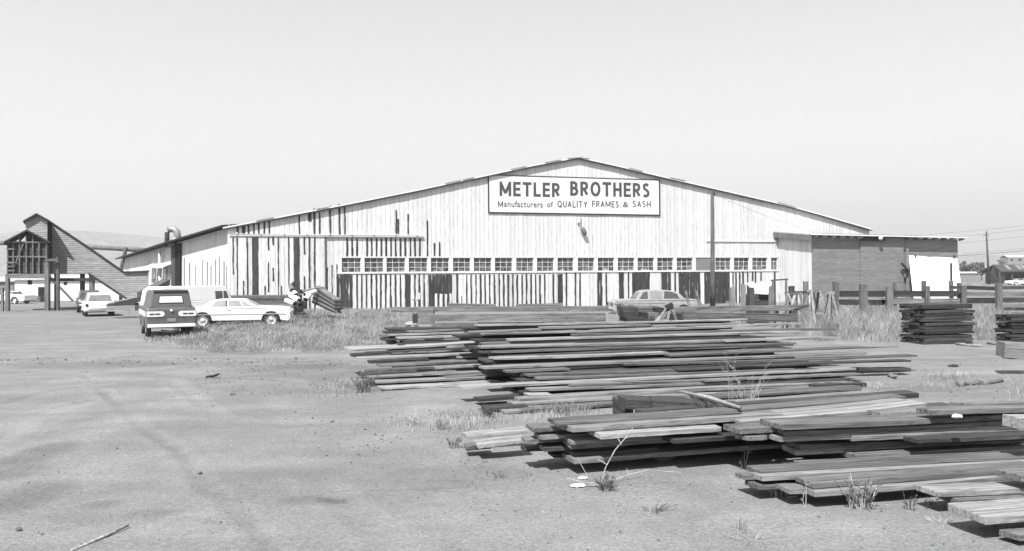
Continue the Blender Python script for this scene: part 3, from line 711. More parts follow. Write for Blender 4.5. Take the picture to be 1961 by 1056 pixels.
# front framed bin
mb = MB(); a, b, c, d = lp(14, 526, YT + .15), lp(91, 526, YT + .15), lp(91, 463, YT + .15), lp(14, 463, YT + .15); mb.prism([a, b, c, d], (0, .08, 0))
mb.prism([lp(91, 526, YT + .15), lp(91, 463, YT + .15), lp(91, 463, YT + .15) + BK * 3, lp(91, 526, YT + .15) + BK * 3], (-.08, 0, 0))
mb.prism([lp(14, 526, YT + .15), lp(14, 463, YT + .15), lp(14, 463, YT + .15) + BK * 3, lp(14, 526, YT + .15) + BK * 3], (.08, 0, 0))
tw(mb, 'bin_wall', mat_siding('dark_bin_boards', .28, .04, .09, .5))
mb = MB()
for x in (70, 120, 175, 235, 292, 347, 410): mb.bar(lp(c1x(x), 526), lp(c1x(x), c1y(340 if x not in (175, 235, 292) else 275)), .09, .14)
for y in (340, 468): mb.bar(lp(c1x(65), c1y(y)), lp(c1x(418), c1y(y)), .12, .1)
mb.bar(lp(c1x(125), c1y(560)), lp(c1x(205), c1y(355)), .08, .1)
for y in (400, 520, 555, 590): mb.bar(lp(c1x(60), c1y(y), YT - .1), lp(c1x(130), c1y(y), YT - .1), .08, .12)
tw(mb, 'framing', MT['wood'])
mb = MB(); mb.bar(lp(12, 529), lp(96, 529), .2, .36); tw(mb, 'floor_beam', MT['wood'])
def gable_roof(mb, l, apex, r, Y0, Y1, th=.12):
    for a, b in ((l, apex), (apex, r)):
        A, B = lp(*a, Y0), lp(*b, Y0); e = BK * (Y1 - Y0); u = Vector((0, 0, th))
        mb.prism([A, B, B + u, A + u], e)
mb = MB(); gable_roof(mb, (6.5, 466.5), (51, 443), (96, 466.5), YT - .4, YT + 3.4, .14); tw(mb, 'roof', MT['wood_black'])
mb = MB()
for a in ((20, 462, 51, 447), (82, 462, 51, 447), (38, 461, 51, 448), (65, 461, 51, 448)): mb.bar(lp(a[0], a[1], YT + .1), lp(a[2], a[3], YT + .1), .1, .1)
tw(mb, 'truss', MT['wood_dark'])
for x, w_ in ((14.8, .24), (91, .3), (4.5, .18)): post(x, (526 if x < 50 else 503) if x > 10 else 551, 597, w_)
# head house
YH = YT + 3.5
mb = MB(); mb.prism([lp(49, 500, YH), lp(90.5, 500, YH), lp(90.5, 424, YH), lp(69.7, 412.5, YH), lp(49, 424, YH)], BK * 2.6); tw(mb, 'head_house', MT['chute'])
mb = MB(); gable_roof(mb, (44, 425.5), (69.7, 411), (96, 425.5), YH - .35, YH + 3.1, .12); tw(mb, 'roof', MT['wood_black'])
# chute
YC = YH + 1.6
ch = [(90.5, 425), (98, 426), (172, 477), (238.5, 523), (284.5, 521), (284.5, 573), (243, 573), (170, 524.5), (90.5, 524.5)]
mb = MB(); mb.prism([lp(x, y, YC) for x, y in ch], BK * 2.2); tw(mb, 'chute_wall', MT['chute'])
mb = MB(); mb.prism([lp(91, 523.5, YC - .05), lp(99.5, 523.5, YC - .05), lp(99.5, 429, YC - .05), lp(91, 425, YC - .05)], BK * .04); tw(mb, 'head_house_shade_panel', MT['bare'])  # dark panel added to paint the shaded right side of the head house
mb = MB(); u = Vector((0, 0, .1))
for a, b in (((94, 424), (172, 476)), ((172, 476), (238.5, 522.5)), ((238.5, 522.5), (286, 520.5))):
    A, B = lp(*a, YC - .2), lp(*b, YC - .2); mb.prism([A, B, B + u, A + u], BK * 2.6)
tw(mb, 'chute_roof', MT['wood_black'])
mb = MB(); mb.bar(lp(170, 524.5, YC - .05), lp(243, 573, YC - .05), .12, .16); tw(mb, 'chute_sill', MT['wood_dark'])
post(106.7, 524, 592, .16, YT + .8, mat='wood_vd'); post(111, 488, 592, .2, YT + .4)
post(158, 524, 590, .28, YC + 1); post(176, 524, 590, .32, YC + .6)
mb = MB(); mb.bar(lp(87, 498.5), lp(112, 497.5), .2, .2); tw(mb, 'beam', MT['wood'])
mb = MB(); mb.bar(lp(95, 536, YT + 2), lp(182, 535.5, YT + 3), .2, .24); tw(mb, 'beam', MT['wood_dark'])
mb = MB(); mb.bar(lp(95, 530, YT + .3), lp(140, 577, YT + .6), .12, .14); tw(mb, 'brace', MT['wood'])
mb = MB(); mb.bar(lp(172, 525, YC), lp(183, 565, YC + .3), .1, .1); tw(mb, 'brace', MT['wood'])
# blower pipe on its trestle
pipe = empty('blower_pipe', gx(230, 92)); tag(pipe, 'long grey blower pipe carried high between the wooden tower and the barn wing', 'pipe')
o_ = pipe.location; mb = MB(); mb.tube([at(-60, 463, 92) - o_, at(8, 465.5, 92) - o_, at(168, 473, 92) - o_, at(240, 477, 92) - o_, at(300, 481, 92) - o_], .27, 12); mb.build('duct', MT['wood_v'], pipe)
mb = MB(); a = at(231, 530, 91.6) - o_; a.z = 0; mb.tube([a, at(231.5, 516, 91.6) - o_, at(239.6, 483, 91.6) - o_, at(239.6, 474, 91.6) - o_], .2, 8); mb.build('support', MT['wood_v'], pipe)
# white buildings beyond
def block(name, label, cat, x0, x1, ytop, Y, dep, mat, roofm='roof', roof_h=.5, wins=(), over=.3):
    b = empty(name, gx((x0 + x1) / 2, Y)); tag(b, label, cat); o_ = b.location
    A, B = at(x0, ytop, Y) - o_, at(x1, ytop, Y) - o_; h = (A.z + B.z) / 2
    mb = MB(); mb.box((A.x, 0, 0), (B.x, dep, h)); mb.build('wall', MT[mat], b)
    mb = MB(); mb.prism([(A.x - over, -over, h), (A.x - over, dep / 2, h + roof_h), (A.x - over, dep + over, h), (A.x - over, dep + over, h + .12), (A.x - over, dep / 2, h + roof_h + .12), (A.x - over, -over, h + .12)], (B.x - A.x + 2 * over, 0, 0)); mb.build('roof', MT[roofm], b)
    for wx0, wx1, wy0, wy1 in wins:
        p, q = at(wx0, wy1, Y - .04) - o_, at(wx1, wy0, Y - .04) - o_; mb = MB(); mb.box((p.x, -.04, max(p.z, 0)), (q.x, .02, q.z)); mb.build('door' if wy1 > 565 else 'window', MT['dark'], b)
    return b
block('long_shed', 'long low white shed seen between the legs of the hopper tower', 'building', 28, 250, 536, 98, 8, 'white', wins=((53, 61, 537, 545), (73, 86, 550, 575), (122, 128, 540, 546)))
block('store_shed', 'grey low shed at the left edge beyond the tower', 'building', -60, 26, 540, 105, 6, 'siding')
crate = empty('crate', gx(60, 92)); tag(crate, 'grey slatted crate standing in front of the long white shed', 'crate')
mb = MB(); o_ = crate.location
for i in range(4): mb.box((-1, -.03, .05 + i * .16), (1, .0, .17 + i * .16)); mb.box((-1, .9, .05 + i * .16), (1, .93, .17 + i * .16))
for sx in (-1, .93): mb.box((sx, 0, 0), (sx + .07, .9, .66))
mb.box((-1, 0, .05), (1, .9, .09)); mb.build('slats', MT['wood'], crate)

# ================================================================= vehicles
def tyre_mb(r, w_, n=28):
    mb = MB(); prof = [(r * .62, -w_ / 2), (r * .93, -w_ / 2), (r, -w_ * .3), (r, w_ * .3), (r * .93, w_ / 2), (r * .62, w_ / 2)]
    vs = [(p[0] * math.cos(2*math.pi*k/n), p[1], p[0] * math.sin(2*math.pi*k/n)) for k in range(n) for p in prof]; m = len(prof)
    fs = [(k*m+i, k*m+i+1, ((k+1) % n)*m+i+1, ((k+1) % n)*m+i) for k in range(n) for i in range(m - 1)]
    return mb.add(vs, fs, 0, True)
def rim_mb(r, w_, side, n=20):
    mb = MB(); prof = [(r * .64, side * w_ * .46), (r * .56, side * w_ * .36), (r * .5, side * w_ * .2), (r * .3, side * w_ * .24), (r * .24, side * w_ * .42), (0.001, side * w_ * .5)]
    vs = [(p[0] * math.cos(2*math.pi*k/n), p[1], p[0] * math.sin(2*math.pi*k/n)) for k in range(n) for p in prof]; m = len(prof)
    fs = [(k*m+i, k*m+i+1, ((k+1) % n)*m+i+1, ((k+1) % n)*m+i) for k in range(n) for i in range(m - 1)]
    return mb.add(vs, fs, 0, True)
def arch_outline(top, L_, zb, wr, wf, ra):
    pts = [(top[0][0], zb + .08), (top[0][0] + .12, zb)]
    for cx in (wr, wf):
        for k in range(9):
            t = math.pi * (1 - k / 8); pts.append((cx + ra * math.cos(t), max(zb, .32 + (ra - .0) * math.sin(t) * .98)))
    pts += [(top[-1][0] - .12, zb), (top[-1][0], zb + .08)]
    return pts + top[::-1]
def vehicle(name, label, cat, loc, yaw, paint, top, zb, wheels, hw, cab, cabhw, side_glass, glass, rw=.34, trim=(), roofz=None, extra=None, cab_paint=None, bumpers=True, tilt=0):
    car = empty(name, loc, yaw); tag(car, label, cat); car.rotation_euler.x = tilt
    L_ = top[-1][0]; X0 = -L_ / 2
    out = arch_outline(top, L_, zb, wheels[0], wheels[1], rw + .06)
    mb = MB(); n = len(out)
    rows = [(-hw, .0), (-hw * .55, .03), (hw * .55, .03), (hw, .0)]
    vs = []
    for y, crown in rows:
        for x, z in out:
            taper = 0
            zz = z + (crown if z > (zb + .35) else 0)
            # plan rounding of nose and tail
            k = max(0, abs(x - L_ / 2) - (L_ / 2 - .25)) / .25
            vs.append((X0 + x, y * (1 - (.05 * k)), zz))
    fs = [tuple(range(n)), tuple(range(4*n - 1, 3*n - 1, -1))]
    for r_ in range(3):
        for i in range(n): j = (i + 1) % n; fs.append((r_*n + i, (r_+1)*n + i, (r_+1)*n + j, r_*n + j))
    mb.add(vs, fs, 0); body = mb.build('body', MT[paint], car); bevel(body, .045, 3, 32)
    # cabin with sloping sides
    z0 = min(z for x, z in cab); z1 = max(z for x, z in cab); hwz = lambda z: cabhw[0] + (cabhw[1] - cabhw[0]) * (z - z0) / (z1 - z0)
    mb = MB(); n = len(cab); vs = []
    for s_ in (-1, 1): vs += [(X0 + x, s_ * hwz(z), z) for x, z in cab]
    mb.add(vs, [tuple(range(n)), tuple(range(2*n-1, n-1, -1))] + [(i, n + i, n + (i+1) % n, (i+1) % n) for i in range(n)], 0)
    cabin = mb.build('cabin', MT[cab_paint or paint], car); bevel(cabin, .05, 3, 25)
    for s_ in (-1, 1):
        for g in side_glass:
            mb = MB(); q = [Vector((X0 + x, s_ * (hwz(z) + .004), z)) for x, z in g]; mb.prism(q, (0, s_ * .012, 0)); mb.build('side_window', MT[glass], car)
    def screen(i, j, ins, nm):
        a, b = cab[i], cab[j]; d = Vector((b[0] - a[0], 0, b[1] - a[1])); nrm = Vector((-d.z, 0, d.x)).normalized()
        cx = X0 + (cab[0][0] + cab[-1][0]) / 2
        if nrm.x * (X0 + a[0] - cx) < 0: nrm = -nrm
        p = Vector((X0 + a[0], 0, a[1])); t0, t1 = ins
        q0, q1 = p + d * t0, p + d * t1; w0, w1 = hwz(q0.z) - .1, hwz(q1.z) - .1
        mb = MB(); mb.prism([q0 + Vector((0,-w0,0)) + nrm * .002, q0 + Vector((0,w0,0)) + nrm * .002, q1 + Vector((0,w1,0)) + nrm * .002, q1 + Vector((0,-w1,0)) + nrm * .002], nrm * .014); mb.build(nm, MT[glass], car)
    if extra != 'van': screen(0, 1, (.1, .85), 'rear_window'); screen(len(cab)-1, len(cab)-2, (.1, .85), 'windscreen')
    for cx in wheels:
        for s_ in (-1, 1):
            t_ = tyre_mb(rw, .19).build('tyre', MT['rubber'], None, False); wl = empty('wheel', (X0 + cx, s_ * (hw - .13), rw)); wl.parent = car; t_.parent = wl
            rim_mb(rw, .19, s_).build('rim', MT['chrome'] if paint != 'cargrey' else MT['metal'], wl, False)
    mb = MB(); mb.box((X0 + .5, -hw + .26, zb + .02), (X0 + L_ - .5, hw - .26, zb + .3)); mb.build('chassis', MT['dark'], car)
    if bumpers:
        for s_, x in ((-1, X0 - .05), (1, X0 + L_ + .05)):
            mb = MB(); yy = [-hw + .03, -hw * .6, 0, hw * .6, hw - .03]; dx = [-.16, -.02, 0, -.02, -.16]
            pts = [Vector((x + s_ * d, y, zb + .2)) for d, y in zip(dx, yy)]
            for a, b in zip(pts, pts[1:]): mb.bar(a, b, .07, .13)
            bevel(mb.build('bumper', MT['chrome'], car), .02, 2)
    for (x0, x1, z0_, z1_) in trim:
        for s_ in (-1, 1):
            mb = MB(); mb.box((X0 + x0, s_ * (hw + .002), z0_), (X0 + x1, s_ * (hw + .016), z1_)); mb.build('trim_strip', MT['chrome'], car)
    return car, X0
def plate(mbn, car, a, b, m): mb = MB(); mb.box(a, b); return bevel(mb.build(mbn, MT[m], car), .012, 2)
def disc(nm, car, c, r, axis_x, m):
    mb = MB(); c = Vector(c); mb.tube([c, c + Vector((axis_x * .03, 0, 0)), c + Vector((axis_x * .05, 0, 0))], [r, r, r * .6], 14); return mb.build(nm, MT[m], car)
def dirang(px): d = ray(px, 540); return math.atan2(d.y, d.x)

# dark two tone van seen from behind
V_top = [(0, .55), (0.0, 1.0), (.05, 1.12), (.5, 1.15), (3.9, 1.15), (4.35, 1.1), (4.5, .95), (4.5, .55)]
V_cab = [(.12, 1.13), (.26, 1.74), (.8, 1.79), (3.2, 1.79), (3.6, 1.72), (4.15, 1.13)]
pv = gp(319, 647.0); pv_c = pv + Vector((ray(316, 540).x, ray(316, 540).y, 0)).normalized() * 2.2
yaw_v = dirang(316) + R(4.5)
van, X0 = vehicle('panel_van', 'dark panel van with white tail stripes and white bumper, seen from behind', 'van', pv_c, yaw_v, 'cardark', V_top, .36, (.95, 3.36), .89, V_cab, (.75, .64),
        [((3.1, 1.2), (3.1, 1.6), (3.5, 1.6), (3.8, 1.2))], 'glass_pale', extra='van', rw=.31, bumpers=False)
sl_x = lambda z: X0 + .12 + (z - 1.13) / (1.74 - 1.13) * .14
mb = MB(); q = [(-.44, 1.3), (.44, 1.3), (.41, 1.575), (-.41, 1.575)]; mb.prism([(sl_x(z) - .012, y, z) for y, z in q], (-.01, 0, 0)); bevel(mb.build('window_gasket', MT['black'], van), .01)
mb = MB(); q = [(-.41, 1.325), (.41, 1.325), (.385, 1.55), (-.385, 1.55)]; mb.prism([(sl_x(z) - .023, y, z) for y, z in q], (-.008, 0, 0)); mb.build('rear_window', MT['carwhite'], van)  # white paint stands in for the bright reflection and view in the glass
mb = MB(); mb.prism([(X0 + .2, -.63, 1.735), (X0 + .2, .63, 1.735), (X0 + .26, .6, 1.775), (X0 + .26, -.6, 1.775)], (.05, 0, .015)); mb.build('roof_gutter', MT['black'], van)
for s_ in (-1, 1):
    q = [(.868, .8), (.868, 1.0)] + [(.34 - .1 * math.sin(t_ * math.pi / 8), .9 + .1 * math.cos(t_ * math.pi / 8)) for t_ in range(9)]
    mb = MB(); mb.prism([(X0 - .02, s_ * y, z) for y, z in q], (.015, 0, 0)); mb.build('tail_stripe', MT['carwhite'], van)
    for k in (0, 1):
        mb = MB(); y0 = s_ * (.40 + .2 * k); mb.box((X0 - .035, min(y0, y0 + s_ * .17), .88), (X0 - .018, max(y0, y0 + s_ * .17), .925)); mb.build('tail_lamp', MT['black'], van)
    mb = MB(); mb.box((X0 + .1, s_ * .893, .8), (X0 + 4.2, s_ * .905, 1.0)); mb.build('side_stripe', MT['carwhite'], van)
plate('bumper', van, (X0 - .12, -.84, .4), (X0 - .01, .84, .52), 'carwhite'); plate('licence_plate', van, (X0 - .025, -.16, .6), (X0 - .006, .15, .73), 'metal')
disc('badge', van, (X0 - .005, .0, 1.02), .05, -1, 'carwhite')
mb = MB(); mb.box((X0 - .006, -.48, .5), (X0 + .0, -.475, 1.12)); mb.box((X0 - .006, .47, .5), (X0 + .0, .475, 1.12)); mb.box((X0 - .006, -.475, .75), (X0, .47, .756)); mb.build('hatch_seam', MT['black'], van)
mb = MB(); mb.tube([(X0 + .3, -.3, .25), (X0 + .25, .0, .2), (X0 + .3, .35, .25)], .05, 8); mb.build('exhaust', MT['metal'], van)

# white panel van behind it, side on
W_top = [(0, .5), (0, 1.0), (.05, 1.15), (3.6, 1.15), (4.3, 1.05), (4.45, .9), (4.45, .5)]
W_cab = [(.03, 1.12), (.12, 1.72), (.35, 1.88), (3.45, 1.9), (3.72, 1.82), (4.05, 1.12)]
p1 = gp(424, 622)
white_van, WX = vehicle('panel_van', 'white panel van parked side on behind the dark van', 'van', p1 + Vector((-2.05, 1.5, 0)), R(52), 'carwhite', W_top, .34, (.9, 3.5), .92, W_cab, (.9, .8),
        [((3.05, 1.18), (3.05, 1.62), (3.45, 1.62), (3.45, 1.18)), ((3.52, 1.18), (3.52, 1.62), (3.68, 1.62), (3.84, 1.18))], 'glass', extra='van', rw=.33)
mb = MB(); mb.prism([(WX + 3.80, -.74, 1.68), (WX + 3.80, .74, 1.68), (WX + 4.04, .8, 1.2), (WX + 4.04, -.8, 1.2)], (.03, 0, .01)); mb.build('windscreen', MT['glass'], white_van)

# white two door sedan, nose to the right
S_top = [(0, .55), (0, .8), (.06, .9), (.5, .93), (1.4, .95), (3.7, .94), (4.9, .9), (5.22, .84), (5.3, .72), (5.3, .5)]
S_cab = [(1.3, .93), (1.85, 1.25), (2.1, 1.3), (3.05, 1.31), (3.25, 1.28), (3.89, .93)]
ps = gp(551, 626); sy = R(11)
sedan, SX = vehicle('sedan', 'white two door sedan parked nose right in the dry weeds', 'car', Vector((ps.x, ps.y, 0)) + Vector((-2.66 * math.cos(sy), -2.66 * math.sin(sy) + .75, 0)), sy, 'carwhite', S_top, .27, (1.48, 4.45), .98, S_cab, (.88, .66),
        [((1.85, .97), (2.02, 1.23), (2.45, 1.25), (2.48, .97)), ((2.60, .97), (2.56, 1.25), (3.05, 1.25), (3.18, .97)), ((3.24, .97), (3.12, 1.24), (3.18, 1.22), (3.65, .97))], 'glass_pale', trim=((.2, 5.1, .6, .63),), rw=.35)
for s_ in (-1, 1):
    disc('headlight', sedan, (SX + 5.29, s_ * .62, .7), .085, 1, 'chrome'); disc('headlight', sedan, (SX + 5.29, s_ * .82, .7), .085, 1, 'chrome')
    mb = MB(); mb.box((SX + 2.5, s_ * .981, .45), (SX + 2.508, s_ * .984, .93)); mb.box((SX + 3.6, s_ * .981, .45), (SX + 3.608, s_ * .984, .93)); mb.build('door_seam', MT['metal'], sedan)
    mb = MB(); mb.box((SX + 2.55, s_ * .985, .8), (SX + 2.7, s_ * 1.0, .83)); mb.build('door_handle', MT['chrome'], sedan)
    mb = MB(); q = [(2.47, .965), (2.44, 1.26), (2.51, 1.26), (2.55, .965)]; z0, z1 = .93, 1.36; h = lambda z: .88 - .22 * (z - z0) / (z1 - z0); mb.prism([(SX + x, s_ * (h(z) + .018), z) for x, z in q], (0, s_ * .004, 0)); mb.build('door_pillar', MT['black'], sedan)

# small white station wagon, rear view
G_top = [(0, .5), (0, .86), (.05, .92), (3.2, .93), (4.3, .9), (4.55, .8), (4.6, .5)]
G_cab = [(.05, .91), (.32, 1.4), (.55, 1.45), (2.7, 1.46), (2.95, 1.42), (3.4, .91)]
pg = gp(188, 607); hd = Vector((ray(187, 540).x, ray(187, 540).y, 0)).normalized()
wagon, GX = vehicle('station_wagon', 'small white station wagon seen from behind near the tower', 'car', pg + hd * 2.3, dirang(187) + R(3), 'carwhite', G_top, .3, (.95, 3.6), .88, G_cab, (.78, .62),
        [((.55, .97), (.62, 1.38), (1.5, 1.4), (1.5, .97)), ((1.6, .97), (1.6, 1.4), (2.6, 1.4), (2.9, .97))], 'glass_mid', rw=.33)
for s_ in (-1, 1): disc('tail_lamp', wagon, (GX - .0, s_ * .74, .72), .085, -1, 'black')
# dark old car beside it
K_top = [(0, .5), (0, .8), (.1, .95), (1.0, 1.0), (3.2, 1.0), (4.3, .98), (4.6, .85), (4.65, .5)]
K_cab = [(.9, .98), (1.3, 1.45), (1.7, 1.55), (2.7, 1.55), (2.95, 1.48), (3.25, .98)]
pk = gp(146, 600); dk, KX = vehicle('old_car', 'dark old car with a pale bumper parked left of the small wagon', 'car', pk + Vector((-.4, 2.6, 0)), R(-62), 'carblack', K_top, .34, (.9, 3.7), .85, K_cab, (.74, .6),
        [((1.4, 1.05), (1.5, 1.42), (2.1, 1.45), (2.1, 1.05)), ((2.2, 1.05), (2.2, 1.45), (2.7, 1.45), (2.95, 1.05))], 'glass', rw=.36)
for s_ in (-1, 1): disc('headlight', dk, (KX + 4.64, s_ * .62, .8), .11, 1, 'chrome')
# white car at the left edge
pw = gp(14, 582); wcar, _ = vehicle('sedan', 'white car at the far left edge beyond the tower legs', 'car', pw, R(172), 'carwhite', S_top, .27, (1.1, 4.13), .95, S_cab, (.88, .66), [((1.55, .97), (1.72, 1.27), (2.22, 1.29), (2.28, .97)), ((2.40, .97), (2.36, 1.29), (2.9, 1.29), (3.3, .97))], 'glass', rw=.35)
# derelict rounded sedan beyond the timber
H_top = [(0, .6), (0, .84), (.1, .97), (.6, 1.03), (1.4, 1.06), (3.6, 1.06), (4.6, 1.04), (5.1, .98), (5.3, .85), (5.32, .55)]
H_cab = [(1.0, 1.04), (1.12, 1.22), (1.3, 1.4), (1.6, 1.52), (2.2, 1.59), (2.9, 1.61), (3.35, 1.58), (3.6, 1.5), (3.95, 1.04)]
ph = gp(1252, 600); ph.z = -.2
hulk, HX = vehicle('derelict_sedan', 'derelict dull grey sedan with rounded roof in front of the striped barn wall', 'car', ph, R(184), 'cargrey', H_top, .34, (1.1, 4.2), .96, H_cab, (.86, .66),
        [((1.3, 1.09), (1.48, 1.36), (1.75, 1.48), (2.18, 1.52), (2.25, 1.09)), ((3.2, 1.09), (3.2, 1.52), (3.45, 1.46), (3.7, 1.09))], 'glass', rw=.33, trim=((2.2, 5.2, .82, .85),))
for s_ in (-1, 1):
    mb = MB(); q = [(2.38, 1.09), (2.32, 1.52), (3.05, 1.53), (3.05, 1.09)]; z0, z1 = 1.04, 1.61; h = lambda z: .86 - .2 * (z - z0) / (z1 - z0); mb.prism([(HX + x, s_ * (h(z) + .005), z) for x, z in q], (0, s_ * .01, 0)); mb.build('side_window', MT['glass_pale'], hulk)
    disc('headlight', hulk, (HX + 5.3, s_ * .75, .78), .1, 1, 'dark')

# ================================================================= poles and wires
pole = empty('utility_pole', gx(1364.5, 57)); tag(pole, 'tall dark timber pole standing in front of the right half of the barn', 'pole')
top = at(1364, 367, 57) - pole.location; mb = MB(); mb.tube([(0, 0, 0), (0, 0, 1.6)] + [top], [.19, .155, .12], 12); mb.build('shaft', MT['wood_vd'], pole)
mb = MB(); mb.tube([(0, -.2, 0), (0, -.16, 2.6)], .12, 8); mb.build('conduit', MT['wood_dark'], pole)
mb = MB(); mb.tube([top + Vector((.13, -.05, -.25)), top + Vector((.13, -.05, -.1))], .06, 8); mb.build('insulator', MT['wood_dark'], pole)
pole2 = empty('utility_pole', gx(1894, 188)); tag(pole2, 'distant bare utility pole beyond the rail fence, right of the annex', 'pole')
top2 = at(1889, 446, 188) - pole2.location; mb = MB(); mb.tube([(0, 0, 0), top2], [.25, .17], 10); mb.build('shaft', MT['wood_vd'], pole2)
mb = MB(); mb.bar(top2 + Vector((-.7, 0, -.6)), top2 + Vector((.6, 0, -.5)), .15); mb.tube([top2 + Vector((0, 0, 0)), top2 + Vector((0, 0, .35))], .12, 6); mb.build('crossarm', MT['wood_dark'], pole2)
def wire(name, label, p, q, sag, r):
    mb = MB(); pts = [p.lerp(q, i / 10) - Vector((0, 0, sag * 4 * (i / 10) * (1 - i / 10))) for i in range(11)]
    c = pts[0].copy(); mb.tube([v - c for v in pts], r, 4); o = mb.build(name, MT['wire']); o.location = c; tag(o, label, 'wire', 'overhead wires at the right')
wire('overhead_wire', 'topmost wire running out to the right above the annex roof', at(1779, 449, 66), at(2120, 414, 60), .1, .009)
wire('overhead_wire', 'second wire from the top, leaving the annex roof to the right', at(1818, 455, 66), at(2120, 418, 60), .1, .009)
wire('overhead_wire', 'middle wire to the right of the annex', at(1836, 466, 66), at(2120, 430, 60), .1, .009)
wire('overhead_wire', 'second wire from the bottom, right of the annex', at(1843, 486, 66), at(2120, 456, 60), .1, .009)
wire('overhead_wire', 'thick lowest cable sagging to the right across the distant trees', at(1700, 493, 61.5), at(2120, 458, 58), .35, .02)
wire('overhead_wire', 'thin wire slanting from the pole in front of the barn to the annex eave', at(1366, 372, 57), at(1560, 447, 60), .1, .009)

# ================================================================= far right: shed, trees, buildings
def P2(px, py, Y, o): return at(px, py, Y) - o
shed = empty('open_shed', gx(1930, 205)); tag(shed, 'distant dark open shed with a patched pitched roof near the right edge', 'shed'); o_ = shed.location
Y0 = 205
A = P2(1897, 523, Y0, o_); Bp = P2(1902, 509, Y0 + 3, o_); Cc = P2(1914, 521, Y0 - 3, o_); far_ = Vector((14, 3, 0))
mb = MB(); u = Vector((0, 0, .25)); mb.prism([Bp, Cc + Vector((0, -.5, -.1)), Cc + far_ + Vector((0, -.5, -.1)), Bp + far_], u); mb.prism([Bp, A + Vector((0, 6, 0)), A + far_ + Vector((0, 6, 0)), Bp + far_], u); rf_ = mb.build('roof', MT['wood_dark'], shed)
mb = MB()
for t in (.2, .42, .52, .68):
    a = Bp + far_ * t; b = Cc + far_ * t; mb.prism([a.lerp(b, .1) + u, a.lerp(b, .8) + u, a.lerp(b, .8) + far_ * .07 + u, a.lerp(b, .1) + far_ * .07 + u], (0, 0, .04))
mb.build('roof_patch', MT['metal'], rf_)
mb = MB(); mb.prism([Vector((Cc.x, Cc.y, 2.0)), Cc, Cc + far_, Vector((Cc.x, Cc.y, 2.0)) + far_], (0, .1, 0)); mb.build('side_wall', MT['wood_dark'], shed)
mb = MB(); mb.prism([(A.x, 0, 0), (Cc.x, -3, 0), Cc, Bp, A], (1.5, .3, 0)); mb.build('gable_opening_dark', MT['black'], shed)  # black slab paints the darkness of the open gable
for t in (0, .25, .5, .75, 1):
    mb = MB(); p = Cc + far_ * t; mb.bar((p.x, p.y, 0), (p.x, p.y, p.z), .3); mb.build('post', MT['wood_vd'], shed)
mb = MB(); mb.prism([(Cc.x, 3, 0), (Cc.x + 14, 6, 0), (Cc.x + 14, 6, 3), (Cc.x, 3, 3)], (0, .1, 0)); mb.build('back_wall', MT['black'], shed)
block('warehouse', 'pale distant warehouse on the rise behind the dark shed', 'building', 1930, 2060, 493, 520, 8, 'metal', roof_h=1.5, wins=((1935, 1940, 496, 500), (1950, 1956, 496, 500)))
block('low_building', 'long low white building between the annex and the distant pole', 'building', 1838, 1877, 524, 235, 6, 'metal', roof_h=.4)
pc = gp(1952, 546.5); vehicle('sedan', 'distant white car parked in front of the dark open shed', 'car', Vector((pc.x, pc.y, 0)), R(8), 'carwhite', S_top, .27, (1.1, 4.13), .95, S_cab, (.88, .66), [((1.55, .97), (1.72, 1.27), (2.9, 1.29), (3.3, .97))], 'glass', rw=.35)
def leaf_clump(mb, c, r, n, size, m=0, flat=.75):
    for _ in range(n):
        while True:
            p = Vector((rnd.uniform(-1, 1), rnd.uniform(-1, 1), rnd.uniform(-1, 1)))
            if p.length < 1: break
        p = Vector(c) + Vector((p.x * r, p.y * r, p.z * r * flat)); a = Vector((rnd.gauss(0, 1), rnd.gauss(0, 1), rnd.gauss(0, 1))).normalized() * size * rnd.uniform(.5, 1.2); b = a.cross(Vector((rnd.gauss(0, 1), rnd.gauss(0, 1), rnd.gauss(0, 1)))).normalized() * size * rnd.uniform(.4, .9)
        mb.add([p - a, p + b, p + a, p - b], [(0, 1, 2, 3)], m)
def tree(px, ytop, Y, wpx, label):
    t = empty('tree', gx(px, Y)); tag(t, label, 'tree', 'trees beyond the fence at the right'); s_ = F / Y; h = (at(px, ytop, Y).z); r = wpx / s_ / 2
    mb = MB(); mb.tube([(0, 0, 0), (.1, 0, h * .3), (0, .1, h * .7)], [r * .09, r * .07, r * .03], 7)
    for k in range(5): a = k * 1.3; mb.tube([(0, 0, h * (.25 + .06 * k)), (math.cos(a) * r * .6, math.sin(a) * r * .6, h * (.5 + .07 * k))], [r * .04, r * .015], 5)
    mb.build('trunk', MT['wood_vd'], t)
    mb = MB()
    for k in range(16):
        a = rnd.uniform(0, 6.28); q = rnd.uniform(0, .75) * r; z = h * rnd.uniform(.25, .85); leaf_clump(mb, (math.cos(a) * q, math.sin(a) * q, z), r * rnd.uniform(.3, .5), 120, r * .1)
    mb.build('crown', MT['foliage'], t)
tree(1846, 497, 290, 26, 'broad dark tree just right of the annex corner'); tree(1864, 500, 300, 26, 'dark bushy tree, second from the annex'); tree(1880, 499, 330, 22, 'thinner tree just left of the distant pole'); tree(1917, 492, 480, 16, 'small distant tree left of the pale warehouse')

